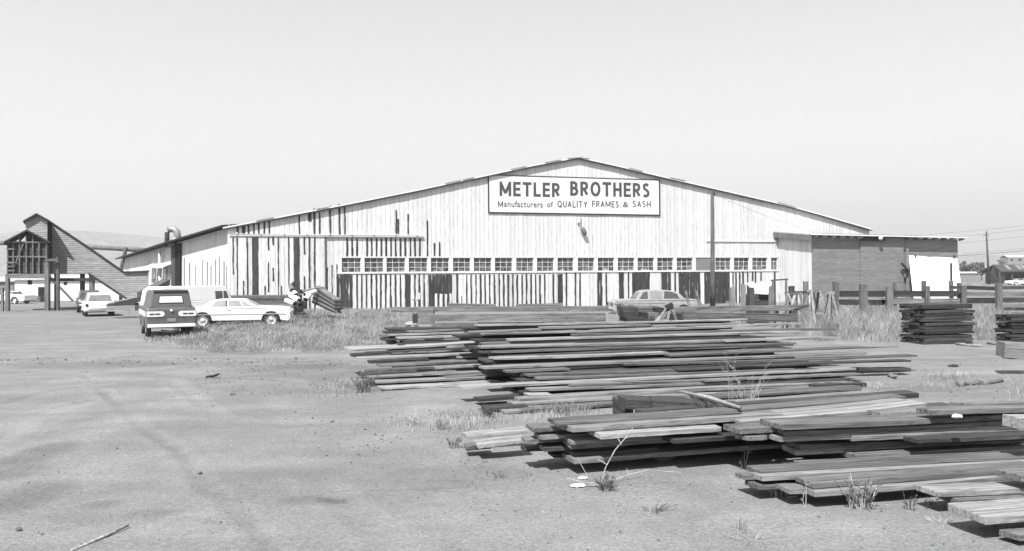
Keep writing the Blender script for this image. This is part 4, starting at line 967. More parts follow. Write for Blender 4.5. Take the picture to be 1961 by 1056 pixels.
# ================================================================= fence posts, rails, trestles
def xz(px, py, Y): return at(px, py, Y)
YF = 35.5
def rough_post(label, x0, x1, yt, Y=YF, lean=0, mat='wood_v', grp='fence posts', name='fence_post'):
    o = empty(name, gx((x0 + x1) / 2, Y)) if False else None
    b = gx((x0 + x1) / 2, Y); t = at((x0 + x1) / 2, yt, Y) - b; w_ = (x1 - x0) / (F / Y)
    mb = MB(); t.x += lean; n = 5; vs = []
    for k in range(n + 1):
        q = k / n; c = t * q; ww = w_ / 2 * (1 + rnd.uniform(-.06, .06)); vs += [(c.x - ww, c.y - ww, c.z), (c.x + ww, c.y - ww, c.z + (rnd.uniform(-.03, .06) if k == n else 0)), (c.x + ww, c.y + ww, c.z), (c.x - ww, c.y + ww, c.z + (rnd.uniform(-.03, .06) if k == n else 0))]
    fs = [(0,3,2,1), (4*n, 4*n+1, 4*n+2, 4*n+3)] + [(4*k+i, 4*k+(i+1)%4, 4*k+4+(i+1)%4, 4*k+4+i) for k in range(n) for i in range(4)]
    mb.add(vs, fs, 0); p = mb.build(name, MT[mat]); p.location = b; return tag(p, label, 'post', grp)
rough_post('stout pale post standing right of the utility pole foot, behind the long beam', 1397, 1406, 551)
rough_post('dark post left of the white sheeted bin', 1420, 1427, 545, YF + 2)
rough_post('square dark post in front of the white sheeted bin', 1435, 1443, 551, mat='wood_vd')
rough_post('narrow post at the right end of the white sheeted bin', 1472, 1478, 549)
rough_post('thin tall pole rising above the little crossbar frame', 1482, 1485, 520, YF + 1, mat='wood_vd')
rough_post('short dark stump post just right of the crossbar frame', 1511, 1520, 548, YF + 1, mat='wood_vd')
rough_post('post in front of the white annex side wall, near its corner', 1539, 1547, 540, YF + 1)
rough_post('ragged split post in front of the left end of the grey siding', 1596, 1605, 541)
rough_post('ragged pale post left of the fence, half sunk in weeds', 1647, 1659, 545, YF - 1)
fence = empty('rail_fence', gx(1700, YF)); tag(fence, 'long fence of heavy horizontal planks on square timber posts', 'fence'); o_ = fence.location
for x0, x1, yt in ((1697, 1709, 549), (1711, 1716, 540), (1765, 1773, 538), (1771, 1780, 548), (1818, 1825, 538), (1833, 1840, 542), (1841, 1850, 547), (1907, 1918, 543), (1985, 1996, 543)):
    b = gx((x0 + x1) / 2, YF - (.12 if (x1 - x0) > 8 else -.3)) - o_; t = at((x0 + x1) / 2, yt, YF) - o_; w_ = (x1 - x0) / (F / YF); mb = MB(); mb.bar(b, (b.x, b.y, t.z), w_ * .95, .2 if w_ > .2 else .14); bevel(mb.build('post', MT['wood_v'], fence), .015)
mb = MB(); mb.bar(gx(1821.5, YF + .3) - o_, at(1821.5, 504, YF + .3) - o_, .07); mb.build('thin_post', MT['wood_vd'], fence)
for x0, x1, ya, yb, th, m in ((1608, 1835, 563, 563, .26, 'wood_dark'), (1688, 1838, 577, 577, .25, 'wood'), (1600, 1700, 579, 580, .24, 'wood_dark'), (1848, 1908, 551, 553, .16, 'wood_dark'), (1848, 1908, 563, 564.5, .17, 'wood'), (1848, 1908, 576, 576, .24, 'wood_dark'),
                          (1820, 1842, 551, 551, .14, 'wood_dark'), (1918, 2010, 551, 551, .14, 'wood_dark'), (1916, 2010, 564, 564, .19, 'wood'), (1916, 2010, 575, 575, .22, 'wood_dark'), (1916, 2010, 585.5, 585.5, .14, 'wood_light'), (1916, 2010, 592, 592, .13, 'wood_dark'), (1850, 2010, 602, 602, .2, 'wood'), (1700, 1850, 590, 591, .2, 'wood')):
    a = at(x0, ya, YF) - o_; b = at(x1, yb, YF) - o_; mb = MB(); mb.bar(a, b, .06, th); mb.build('rail', MT[m], fence)
# sheeted bin
bn = empty('sheeted_bin', gx(1450, 38)); tag(bn, 'low dark bin under a sloping white sheet beside the fence posts', 'bin'); o_ = bn.location; q = lambda x, y, Y=38: at(x, y, Y) - o_
mb = MB(); a, b = q(1443, 565), q(1474, 565); mb.box((a.x, 0, 0), (b.x, 1.8, a.z)); mb.build('box', MT['wood_dark'], bn)
mb = MB(); mb.prism([q(1453, 563, 37.8), q(1475, 563.5, 37.8), q(1474, 546, 40.5), q(1428, 543.5, 40.5)], (0, 0, .04)); mb.build('sheet', MT['tarp'], bn)
# crossbar frame
fr = empty('crossbar_frame', gx(1492, 35)); tag(fr, 'small square frame of thin battens standing against the white wall', 'frame'); o_ = fr.location; q = lambda x, y, Y=35: at(x, y, Y) - o_
mb = MB(); mb.bar(q(1476, 537.5), q(1509, 535), .05, .06); mb.build('crossbar', MT['wood_vd'], fr)
for x in (1480, 1505.5): mb = MB(); a = q(x, 560); a.z = 0; mb.bar(a, q(x, 537), .07); mb.build('leg', MT['wood_v'], fr)
# trestles and propped sticks
def sawhorse(label, px, ybase_Y, wpx, ytop, mat='wood_light', yaw=0.0, spread=.32):
    Y = ybase_Y; t = empty('sawhorse', gx(px, Y), yaw); tag(t, label, 'sawhorse', 'wooden trestles by the fence'); h = at(px, ytop, Y).z; L_ = wpx / (F / Y)
    mb = MB(); mb.bar((-L_/2, 0, h), (L_/2, 0, h), .1, .1); mb.build('beam', MT[mat], t)
    for sx in (-1, 1):
        for sy in (-1, 1): mb = MB(); mb.bar((sx * (L_/2 + .12), sy * spread, 0), (sx * (L_/2 - .12), sy * .03, h + .04), .08, .06); mb.build('leg', MT[mat], t)
        mb = MB(); mb.bar((sx * (L_/2), -spread * .6, h * .45), (sx * L_/2, spread * .6, h * .45), .03, .09); mb.build('brace', MT[mat], t)
sawhorse('pale trestle with splayed legs, left of the ragged split post', 1560, 31.5, 40, 558, yaw=R(35), spread=.4)
sawhorse('trestle behind the propped pale sticks', 1520, 32.8, 34, 562, 'wood', yaw=R(-20), spread=.42)
sawhorse('narrow trestle standing among the weeds at the grass edge', 1590, 31, 16, 561, 'wood_light', yaw=R(10))
sawhorse('dark trestle at the back of the trestle group', 1540, 34, 46, 560, 'wood_dark', yaw=R(15), spread=.35)
def stick(label, a, b, Ya, Yb, w_, mat='wood_light', name='stick', ground=False, grp=None):
    A = at(*a, Ya); B = at(*b, Yb)
    if ground: A.z = 0
    mb = MB(); mb.bar((0, 0, 0), B - A, w_); o = mb.build(name, MT[mat]); o.location = A; tag(o, label, 'stick', grp); return bevel(o, w_ * .15, 1)
stick('pale round stick propped upright at the left of the trestles', (1488, 604), (1491, 562), 31, 31.4, .1)
stick('pale stick leaning right, second of the propped pair', (1512.5, 603), (1522.5, 566), 31, 31.4, .1)
stick('short pale stick forming a Y with the leaning one', (1518, 582), (1508, 563), 31.3, 31.5, .09)
stick('slanting batten in front of the derelict sedan, left one', (1322, 594), (1313, 558), 32.5, 33, .09, 'wood')
stick('slanting batten in front of the derelict sedan, right one', (1343, 594), (1333, 558), 32.5, 33, .09, 'wood')
tr = empty('a_frame', gx(1272, 24)); tag(tr, 'narrow pale wooden a-frame with dark top standing behind the main lumber pile', 'trestle'); o_ = tr.location; q = lambda x, y, Y=24: at(x, y, Y) - o_
for a, b in (((1258, 614), (1283, 585)), ((1267, 614), (1282, 586)), ((1278, 614), (1283, 586)), ((1295, 614), (1286, 587))):
    mb = MB(); p = q(*a); p.z = 0; d_ = (q(*b) - q(*a)); p = q(*a) - d_ * (q(*a).z / d_.z); mb.bar(p, q(*b), .07); mb.build('leg', MT['wood_light'], tr)
mb = MB(); mb.bar(q(1275, 589), q(1288, 583), .16, .12); mb.build('cap', MT['black'], tr)
# brush heap behind the timbers
# ================================================================= lumber
def plank_mesh(L_, w_, th, seed, n=14, skewL=0, skewR=0, bow=.0):
    g_ = random.Random(seed); mb = MB(); vs = []
    b1 = g_.uniform(-.02, .022) * min(1, L_ / 4) + bow; c = g_.uniform(-.014, .014); sw = g_.uniform(-.02, .02) * min(1, L_ / 4); tw_ = g_.uniform(-.02, .02) * min(1, L_ / 4)
    for i in range(n + 1):
        t = i / n; x = L_ * t; z = b1 * math.sin(math.pi * t); e0 = (1 - t) * skewL + t * skewR
        for y, zz in ((0, 0), (w_, 0), (w_, -th), (0, -th)):
            vs.append((x + (skewL if i == 0 else (skewR if i == n else 0)) * (y / max(w_, .01)) * (1 if i in (0, n) else 0), y + sw * math.sin(math.pi * t) + g_.uniform(-.003, .003), z + zz + (c + tw_ * (t - .5)) * (y / max(w_, .01) - .5) + g_.uniform(-.002, .002)))
    fs = [(0,1,2,3), tuple(4*n + k for k in (3,2,1,0))] + [(4*i+k, 4*i+4+k, 4*i+4+(k+1)%4, 4*i+(k+1)%4) for i in range(n) for k in range(4)]
    mb.add(vs, fs, 0); return mb
PLANKS = []
def plank(label, PL, yaw, L_, w_=.3, th=.05, mat='wood', slope=0.0, group=None, cat='plank', name='plank', skewL=0, skewR=0, bow=0, back=(0,0)):
    mb = plank_mesh(L_, w_, th, len(PLANKS) + 31, skewL=skewL, skewR=skewR, bow=bow)
    o = mb.build(name, MT[mat]); o.location = PL; o.rotation_euler = (back[0], -math.atan(slope), yaw); tag(o, label, cat, group)
    if th > .04: bevel(o, .004, 1)
    PLANKS.append(o); return o
def tr_plank(label, a, b, z=None, yaw=R(20), w_=.3, th=.05, mat='wood', group=None, plane=None, **k):
    """a, b: the two ends of the front top edge in the photograph; z: height of the left end (or plane=(point, normal) of the pile face)"""
    if plane:
        d = ray(*a); o_, n_ = plane; t = (o_ - Vector((0,0,CAMZ))).dot(n_) / d.dot(n_); PL = Vector((0,0,CAMZ)) + d * t
    else: PL = gp(*a, z)
    u = Vector((math.cos(yaw), math.sin(yaw), 0)); n_ = Vector((-u.y, u.x, 0)); d = ray(*b)
    t = (PL - Vector((0,0,CAMZ))).dot(n_) / d.dot(n_); PR = Vector((0,0,CAMZ)) + d * t
    L_ = (PR - PL).length; sl = (PR.z - PL.z) / max(.1, (PR - PL).dot(u))
    if abs(sl) > .06: print('SLOPE', label[:40], round(sl, 3), round(L_, 1))
    if PL.z < th * .8: PL.z = max(PL.z, th + .01)
    if PL.z + sl * L_ < th: sl = (th + .01 - PL.z) / L_
    return plank(label, PL, yaw, L_, w_, th, mat, sl, group, **k)
G1 = 'planks of the long middle lumber pile'; G2 = 'planks of the left part of the middle pile'; G3 = 'planks of the low pile in the right foreground'; G4 = 'planks of the nearest pile'
def face_plane(px, py, yaw, lean):                       # plane of a stepped pile face: horizontal line through the ground point, leaning back
    p = gp(px, py, 0); u = Vector((math.cos(yaw), math.sin(yaw), 0)); back = Vector((-u.y, u.x, 0)); up = (back * lean + Vector((0, 0, 1))).normalized()
    return (p, u.cross(up).normalized())
YB = R(20)
PB = face_plane(1000, 794, YB, 4.6)
# main middle pile, top row first:  left end, right end, width, thickness, material
B = [
 (916, 622, 1432, 611, .42, .055, 'wood_light', 'long top plank of the middle pile, ending above the bright one'),
 (928, 640, 1536, 619, .40, .05, 'wood_light', 'bright long plank second from the top of the middle pile'),
 (1040, 627, 1250, 622, .3, .05, 'wood', 'grey plank behind the top plank of the middle pile'),
 (977, 650, 1540, 634, .36, .06, 'wood_light', 'pale plank third from the top of the middle pile'),
 (1100, 641, 1600, 629, .3, .05, 'wood', 'grey plank reaching the ragged right end near the grass'),
 (922, 664, 1590, 645, .38, .06, 'wood_light', 'pale edged plank starting just left of centre of the middle pile'),
 (949, 674, 1525, 657, .32, .05, 'wood', 'plank under the pale edged one, starting further right'),
 (1390, 652, 1610, 646, .3, .05, 'wood_light', 'short plank near the upper right end of the middle pile'),
 (948, 686, 1281, 675, .4, .05, 'wood_light', 'short pale plank on the dark shadow gap, left of centre'),
 (1283, 680, 1660, 664, .34, .045, 'wood', 'plank continuing the short pale one towards the right'),
 (1400, 672, 1720, 663, .3, .045, 'wood_light', 'pale plank sticking out at the right, upper one'),
 (927, 704, 1660, 676, .46, .06, 'wood_light', 'widest pale plank in the middle of the pile'),
 (1200, 697, 1757, 680, .34, .045, 'wood', 'plank reaching furthest right from the middle pile'),
 (972, 711, 1092, 706, .34, .045, 'wood', 'short plank under the widest pale one'),
 (1012, 718, 1560, 698, .36, .05, 'wood', 'grey plank below the widest pale one, starting at the dark gap'),
 (1300, 708, 1745, 690, .3, .045, 'wood_dark', 'dark plank sticking out low over the ground at the right'),
 (1031, 724, 1523, 706, .36, .055, 'wood', 'grey plank seventh from the ground in the middle pile'),
 (884, 742, 1640, 706, .42, .05, 'wood_light', 'long plank jutting left over the ground from the middle pile'),
 (1093, 736, 1600, 716, .34, .055, 'wood', 'broad grey plank fifth from the ground'),
 (1350, 729, 1655, 716, .34, .04, 'wood', 'thin plank low at the right end of the pile'),
 (1016, 746, 1553, 725, .38, .05, 'wood', 'thin edged grey plank above the thick low one'),
 (995, 764, 1637, 738, .42, .085, 'wood', 'thick low plank with a clean sawn left end'),
 (1016, 757, 1060, 756, .36, .03, 'wood_light', 'short offcut lying on the thick low plank'),
 (984, 774, 1400, 757, .4, .05, 'wood_light', 'low pale ended plank near the left foot of the pile'),
 (1005, 781, 1480, 762, .38, .05, 'wood', 'plank second from the ground at the left foot of the pile'),
 (1000, 790, 1650, 754, .38, .05, 'wood', 'lowest long plank of the middle pile'),
 (966, 791, 1030, 788, .34, .05, 'wood_light', 'short pale ended plank lying on the ground at the foot of the pile'),
 (1300, 762, 1650, 747, .36, .06, 'wood', 'low plank at the right foot of the middle pile'),
]
for x0, y0, x1, y1, w_, th, m, lb in B:
    tr_plank(lb, (x0, y0), (x1, y1), plane=PB, yaw=YB, w_=w_ * .85, th=th * .74, mat=m, group=G1, skewL=rnd.uniform(-.02, .02))
# body of the pile: inner planks one layer lower and further back, carried on cribs of short bearers
def along(plane, yaw, t, z, lean, px, py):
    p = gp(px, py, 0); u = Vector((math.cos(yaw), math.sin(yaw), 0)); back = Vector((-u.y, u.x, 0)); return p + u * t + back * (lean * z) + Vector((0, 0, z))
def fill(px, py, yaw, lean, H_, t0, t1, grp, nm, cribs, setback=.36, step=.062):
    u = Vector((math.cos(yaw), math.sin(yaw), 0)); back = Vector((-u.y, u.x, 0)); base = gp(px, py, 0); k = 0; z = .06
    while z < H_ - .04:
        p0 = base + u * (t0 + rnd.uniform(0, .5)) + back * (lean * z + setback) + Vector((0, 0, z)); L_ = t1 - t0 - rnd.uniform(.2, 1.2)
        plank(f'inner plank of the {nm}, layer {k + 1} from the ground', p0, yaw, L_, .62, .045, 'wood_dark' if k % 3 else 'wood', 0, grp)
        z += step; k += 1
    for j, t in enumerate(cribs):
        z = .05; k2 = 0
        while z < H_ - .08:
            p0 = base + u * (t + rnd.uniform(-.05, .05)) + back * (lean * z + setback * .75) + Vector((0, 0, z)); L_ = max(.5, (H_ - z) * lean + .3)
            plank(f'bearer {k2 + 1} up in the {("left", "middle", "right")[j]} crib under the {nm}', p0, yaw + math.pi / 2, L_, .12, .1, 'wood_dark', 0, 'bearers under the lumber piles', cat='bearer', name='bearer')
            z += .3; k2 += 1
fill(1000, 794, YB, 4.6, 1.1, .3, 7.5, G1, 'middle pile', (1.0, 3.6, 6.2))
# left part of the middle pile
YA = R(18); PA = face_plane(740, 753, YA, 4.6)
A = [
 (747, 641, 930, 636, .4, .05, 'wood_light', 'plank at the back of the left part of the pile, pale top'),
 (762, 646, 930, 641, .62, .06, 'wood_light', 'wide bright plank on top of the left part'),
 (784, 634, 912, 629, .34, .06, 'wood', 'short grey plank behind the wide bright one'),
 (668, 669, 918, 655, .75, .06, 'wood_light', 'widest bright plank jutting furthest left'),
 (700, 676, 860, 668, .34, .05, 'wood_dark', 'dark plank under the widest bright one'),
 (673, 679, 830, 672, .34, .06, 'wood_dark', 'plank with dark sawn end beneath the widest one'),
 (725, 677, 900, 670, .34, .05, 'wood', 'grey plank in the left part, fifth from the top'),
 (856, 664, 922, 662, .34, .05, 'wood_light', 'short pale plank bridging to the middle pile'),
 (684, 686, 900, 677, .4, .045, 'wood_light', 'pale plank stepping out above the dark gap'),
 (706, 692, 762, 690, .34, .06, 'wood_dark', 'short dark ended plank in the left part'),
 (726, 699, 870, 692, .4, .055, 'wood', 'grey plank with square end in the left part'),
 (881, 684, 921, 682, .34, .04, 'wood_light', 'small pale plank end next to the middle pile'),
 (836, 696, 866, 695, .34, .05, 'wood_dark', 'small dark plank end in the middle of the left part'),
 (700, 710, 772, 706, .38, .05, 'wood', 'plank end poking left, dark below'),
 (772, 706, 835, 703, .38, .09, 'wood', 'thick short plank beside the poking one'),
 (835, 704, 930, 700, .34, .05, 'wood_light', 'pale plank under the small dark ends'),
 (870, 692, 925, 690, .3, .07, 'wood_dark', 'dark block like plank end by the middle pile'),
 (690, 716, 740, 714, .34, .06, 'wood_dark', 'dark end third from the ground at the far left'),
 (704, 722, 820, 716, .36, .04, 'wood', 'thin grey plank above the split one'),
 (719, 731, 870, 725, .44, .055, 'wood_light', 'pale plank with a rounded worn end'),
 (842, 716, 925, 712, .36, .04, 'wood_light', 'thin pale plank in the lower left part'),
 (730, 743, 830, 738, .42, .05, 'wood_light', 'plank with a split pointed tip near the ground'),
 (820, 740, 900, 734, .42, .055, 'wood_light', 'lower pale plank end beside the split tip'),
 (846, 745, 960, 738, .4, .05, 'wood_light', 'lowest plank between the left part and the middle pile'),
 (854, 722, 935, 718, .38, .05, 'wood', 'grey plank running under the middle pile'),
]
for x0, y0, x1, y1, w_, th, m, lb in A:
    tr_plank(lb, (x0, y0), (x1 + 60, y1 - 3), plane=PA, yaw=YA, w_=w_ * (1.05 if w_ > .5 else .85), th=th * .78, mat=m, group=G2, skewL=rnd.uniform(-.05, .05))
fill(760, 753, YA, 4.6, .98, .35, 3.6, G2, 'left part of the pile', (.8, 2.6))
# overhanging dark planks low between the two parts, and loose ones on the ground
for a, b, z, w_, lb in (((917, 764), (1000, 758), .14, .3, 'dark low plank poking left under the middle pile, upper'), ((932, 782), (1010, 775), .08, .3, 'dark low plank poking left under the middle pile, lower'), ((1560, 737), (1660, 735), .1, .3, 'low dark plank at the right foot of the middle pile'), ((1648, 706), (1745, 708), .12, .3, 'dark sawn plank lying far right on the bare ground')):
    tr_plank(lb, a, b, z=z, yaw=YB, w_=w_, th=.06, mat='wood_dark', group=G1)
# two thick beams lying in front of the middle pile
tr_plank('thick square beam behind its twin, in front of the middle pile', (1201, 766), (1330, 768), z=.42, yaw=R(8), w_=.5, th=.13, mat='wood_dark', cat='beam', name='beam', group='thick beams before the middle pile')
tr_plank('thick square beam lying nearest, in front of the middle pile', (1250, 767), (1420, 777), z=.42, yaw=R(-2), w_=.42, th=.14, mat='wood_dark', cat='beam', name='beam', group='thick beams before the middle pile')
for i, x in enumerate((1215, 1262, 1340)):
    plank(('left', 'middle', 'right')[i] + ' short bearer under the thick beams', gp(x, 812, 0) + Vector((0, .1, .26)), R(95), .9, .12, .26, 'wood_dark', 0, 'bearers under the lumber piles', cat='bearer', name='bearer')
# foreground pile ------------------------------------------------
YC_ = R(17)
Cp = [  # left, right, z, width, th, mat, label
 (916, 852, 1012, 841, .16, .42, .045, 'wood_light', 'pale plank at the far left of the foreground pile, front one'),
 (894, 834, 1012, 823, .17, .38, .045, 'wood_light', 'pale plank at the far left of the foreground pile, rear one'),
 (893, 856, 940, 851, .10, .3, .05, 'wood', 'short weathered plank lowest at the far left'),
 (1020, 821, 1180, 812, .46, .5, .04, 'wood', 'uppermost plank end of the foreground left stack'),
 (1036, 837, 1180, 829, .38, .46, .04, 'wood', 'plank end second from the top of the left stack'),
 (1094, 845, 1300, 832, .36, .48, .045, 'wood', 'broad plank end in the middle of the left stack'),
 (1008, 843, 1100, 838, .33, .4, .045, 'wood', 'plank end poking left below the second one'),
 (1094, 852, 1397, 833, .31, .45, .045, 'wood', 'long plank under the broad end, front edge showing'),
 (1043, 858, 1200, 850, .26, .42, .04, 'wood_dark', 'darker plank end low in the left stack'),
 (1005, 860, 1100, 854, .2, .34, .04, 'wood_dark', 'small dark plank end lowest but one'),
 (1099, 868, 1260, 858, .2, .46, .04, 'wood', 'grey plank end above the bottom plank'),
 (1062, 870, 1120, 868, .15, .3, .04, 'wood_dark', 'small plank end under the left stack'),
 (1100, 881, 1497, 849, .16, .62, .055, 'wood', 'long bottom plank of the foreground pile with its shadow below'),
 (1070, 811, 1420, 790, .55, .52, .04, 'wood', 'long plank at the back of the foreground pile'),
 (1097, 819, 1500, 793, .52, .46, .06, 'wood_light', 'thick long plank in front of the rear one'),
 (1151, 831, 1382, 817, .46, .48, .055, 'wood_light', 'bright wide plank lying across the left stack'),
 (1300, 793, 1735, 759, .52, .4, .06, 'wood', 'long plank rising to the right at the back of the foreground pile'),
 (1380, 798, 1735, 766, .50, .3, .05, 'wood_light', 'pale plank just before the rising one'),
 (1230, 788, 1760, 752, .46, .36, .07, 'wood_dark', 'thick dark ended plank, rearmost at the right'),
 (1420, 806, 1775, 772, .50, .36, .05, 'wood_light', 'pale plank crossing towards the right end'),
 (1419, 822, 1500, 817, .50, .5, .06, 'wood', 'short battered plank with knots, beside the big dark one'),
 (1499, 814, 1957, 793, .56, .66, .06, 'wood', 'widest plank on top of the right half of the foreground pile'),
 (1504, 825, 1945, 804, .48, .5, .05, 'wood', 'plank with dark gap directly under the widest one'),
 (1494, 837, 1945, 813, .42, .5, .055, 'wood_light', 'pale plank third down under the widest one'),
 (1432, 838, 1470, 836, .42, .36, .045, 'wood', 'small plank end left of the pale third one'),
 (1632, 835, 1990, 822, .38, .36, .06, 'wood', 'plank with slanting end at mid height, right side'),
 (1533, 851, 1990, 833, .3, .36, .06, 'wood', 'long plank edge second from the ground, right side'),
 (1523, 862, 1990, 842, .24, .4, .055, 'wood_light', 'plank poking left just under its neighbour, right side'),
 (1640, 872, 1990, 853, .18, .36, .055, 'wood', 'lowest plank of the right side of the foreground pile'),
 (1760, 843, 1990, 832, .34, .4, .05, 'wood_dark', 'dark plank half hidden in the right side'),
 (1690, 791, 1790, 783, .55, .34, .045, 'wood', 'short plank with knots behind the widest one'),
 (1786, 786, 1990, 780, .62, .36, .06, 'wood', 'raised plank at the upper right, shadow beneath it'),
 (1850, 775, 1990, 772, .62, .34, .04, 'wood', 'thin plank behind the raised one at the upper right'),
 (1952, 800, 2000, 800, .62, .34, .12, 'wood_light', 'pale thick block at the right edge on the foreground pile'),
]
for x0, y0, x1, y1, z, w_, th, m, lb in Cp:
    tr_plank(lb, (x0, y0), (x1, y1), z=z, yaw=YC_, w_=w_ * .66, th=th, mat=m, group=G3, skewL=rnd.uniform(-.03, .03))
for j, (x, y, z, L_) in enumerate(((1130, 872, .10, 1.2), (1300, 860, .1, 1.4), (1640, 873, .12, 2.2), (1860, 860, .12, 2.2))):
    plank(('leftmost', 'second', 'third', 'rightmost')[j] + ' bearer under the foreground pile', gp(x, y, z) + Vector((0, .12, 0)), YC_ + math.pi / 2 , L_, .14, .1, 'wood_dark', 0, 'bearers under the lumber piles', cat='bearer', name='bearer')
for k, (x, y, z) in enumerate(((1130, 852, .3), (1130, 845, .24), (1130, 862, .12), (1300, 850, .36), (1560, 838, .35), (1560, 846, .26), (1560, 856, .16), (1600, 828, .44), (1640, 820, .5), (1450, 815, .44), (1250, 822, .42))):
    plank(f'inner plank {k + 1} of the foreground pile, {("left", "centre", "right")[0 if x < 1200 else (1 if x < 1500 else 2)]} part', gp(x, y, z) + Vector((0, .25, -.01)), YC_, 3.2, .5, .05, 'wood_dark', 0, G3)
# rock under the bottom plank
def rock(label, px, py, r, zs=.7, mat='stone', name='rock', cat='rock', z=0):
    g_ = random.Random(int(px)); bm = bmesh.new(); bmesh.ops.create_icosphere(bm, subdivisions=2, radius=r)
    for v in bm.verts: v.co *= g_.uniform(.78, 1.12); v.co.z *= zs; v.co.x *= 1.3
    me_ = bpy.data.meshes.new(name); bm.to_mesh(me_); bm.free(); me_.materials.append(MT[mat]); o = bpy.data.objects.new(name, me_); C.objects.link(o); p = gp(px, py, 0); o.location = (p.x, p.y, r * zs * .6 + z); return tag(o, label, cat)
rock('pale rock wedged under the bottom plank of the foreground pile', 1272, 882, .1)
# nearest pile D
YD = R(14)
D_ = [
 (1547, 891, 2000, 870, .22, .4, .05, 'wood', 'rearmost plank of the nearest pile'),
 (1457, 903, 2000, 877, .24, .42, .05, 'wood', 'plank second from the back in the nearest pile'),
 (1427, 913, 1560, 907, .19, .3, .04, 'wood', 'short plank end furthest left in the nearest pile'),
 (1461, 914, 2000, 885, .22, .38, .05, 'wood_light', 'pale plank third from the back in the nearest pile'),
 (1557, 926, 2000, 896, .22, .44, .05, 'wood', 'wide plank in the middle of the nearest pile'),
 (1453, 931, 1640, 922, .14, .4, .045, 'wood', 'low plank end showing under the pale one, nearest pile'),
 (1512, 938, 1600, 934, .16, .36, .04, 'wood', 'plank end just left of the front plank'),
 (1561, 942, 2000, 906, .16, .46, .055, 'wood_light', 'front plank of the nearest pile with deep shadow under it'),
 (1798, 943, 2060, 930, .2, .44, .05, 'wood_light', 'wide plank jutting left at the lower right'),
 (1957, 912, 2060, 905, .3, .46, .06, 'wood', 'raised plank corner at the right edge of the photo'),
 (1849, 962, 1990, 955, .14, .5, .05, 'wood', 'low plank partly hidden at the lower right'),
 (1887, 990, 2080, 974, .2, .62, .06, 'wood_light', 'nearest plank of all, cracked along its length, lower right'),
 (1952, 1026, 2080, 1020, .1, .3, .05, 'wood', 'plank corner at the very bottom right'),
]
for x0, y0, x1, y1, z, w_, th, m, lb in D_:
    tr_plank(lb, (x0, y0), (x1, y1), z=z, yaw=YD, w_=w_ * .64, th=th, mat=m, group=G4)
for j, (x, y, z, L_) in enumerate(((1640, 928, .115, 1.2), (1900, 905, .115, 1.5), (1990, 950, .115, 1.2))):
    plank(('left', 'middle', 'right')[j] + ' bearer under the nearest pile', gp(x, y, z), YD + math.pi / 2, L_, .14, .105, 'wood_dark', 0, 'bearers under the lumber piles', cat='bearer', name='bearer')
tr_plank('big pale timber end entering at the right edge beyond the bare ground', (1925, 656), (2010, 662), z=.7, yaw=R(-12), w_=.5, th=.32, mat='wood', cat='beam', name='beam', group=None)
for k, x in enumerate((1950, 1985)):
    plank(('left', 'right')[k] + ' block under the big timber end', gp(x, 690, 0) + Vector((0, .3, .4)), 0, .35, .35, .4, 'wood_dark', 0, None, cat='block', name='block')

# ---------------------------------------------------------------- timbers behind the middle pile
GT = 'heavy timbers behind the middle pile'
def timber(label, a, b, Y, w_, th, mat='wood', yaw=0.0):
    PL = at(*a, Y); d = ray(*b); n_ = Vector((-math.sin(yaw), math.cos(yaw), 0)); t = (PL - Vector((0,0,CAMZ))).dot(n_) / d.dot(n_); PR = Vector((0,0,CAMZ)) + d * t
    sl = (PR.z - PL.z) / (PR - PL).length
    return plank(label, PL, yaw, (PR - PL).length, w_, th, mat, sl, GT, cat='timber', name='timber')
timber('long timber on top of the rear left heap, left end jutting out', (749, 589), (1165, 587), 30, .5, .17)
timber('short squared timber lying on the rear left heap', (858, 581.5), (949, 583.5), 30.4, .3, .15, 'wood')
timber('short squared timber at the middle of the rear heap', (988, 583), (1078, 580.5), 30.4, .3, .14, 'wood')
timber('long deep timber in front of the rear left heap', (824, 603), (1160, 600), 28.5, .4, .24)
timber('pale long timber below the deep one', (800, 593), (830, 593), 29, .5, .5, 'wood')
timber('dark block end at the left of the rear heap', (790, 602), (812, 602), 29.6, .4, .32, 'wood_black')
timber('grey plank below the deep timber, left', (826, 620), (910, 619), 27, .4, .13)
timber('thin plank on edge right of the dark opening', (913, 617.5), (1040, 617), 25.5, .4, .09)
timber('pale rounded plank low in the rear heap', (832, 627), (912, 625), 25.5, .5, .1, 'wood_light')
timber('plank running right from the dark opening', (928, 625), (1110, 622), 24.5, .4, .1)
timber('timber lying right of the deep one under the brush', (1040, 607), (1160, 606), 28, .4, .3)
timber('large beam along the fence with dark stains', (1290, 589), (1546, 585), 30.5, .5, .2)
timber('deep beam in front of the stained one', (1309, 598), (1528, 602), 29, .4, .27)
timber('short beam end behind the a-frame', (1281, 601), (1309, 601), 29.4, .4, .3, 'wood_dark')
timber('broken dark board lying across the beam end', (1525, 592), (1549, 584), 30, .3, .06, 'wood_black')
for i, (x0, x1, y, m, lb) in enumerate(((1193, 1220, 589, 'wood_dark', 'dark beam end left of the second stack'), (1222, 1250, 589, 'wood', 'grey beam end in the upper row'), (1253, 1272, 590, 'wood_black', 'black beam end in the upper row'), (1197, 1224, 598, 'wood_dark', 'dark beam end in the lower row, left'), (1228, 1240, 599, 'wood_black', 'black narrow end in the lower row'), (1242, 1262, 599, 'wood', 'grey end in the lower row, middle'), (1264, 1280, 600, 'wood_dark', 'dark end in the lower row, right'), (1200, 1255, 606, 'wood_dark', 'beam end in the bottom row'))):
    timber(lb + ' of the stacked beam ends', (x0, y), (x1, y), 28 - (i > 2) * .6, 1.6, .17 if i < 3 else .2, m)
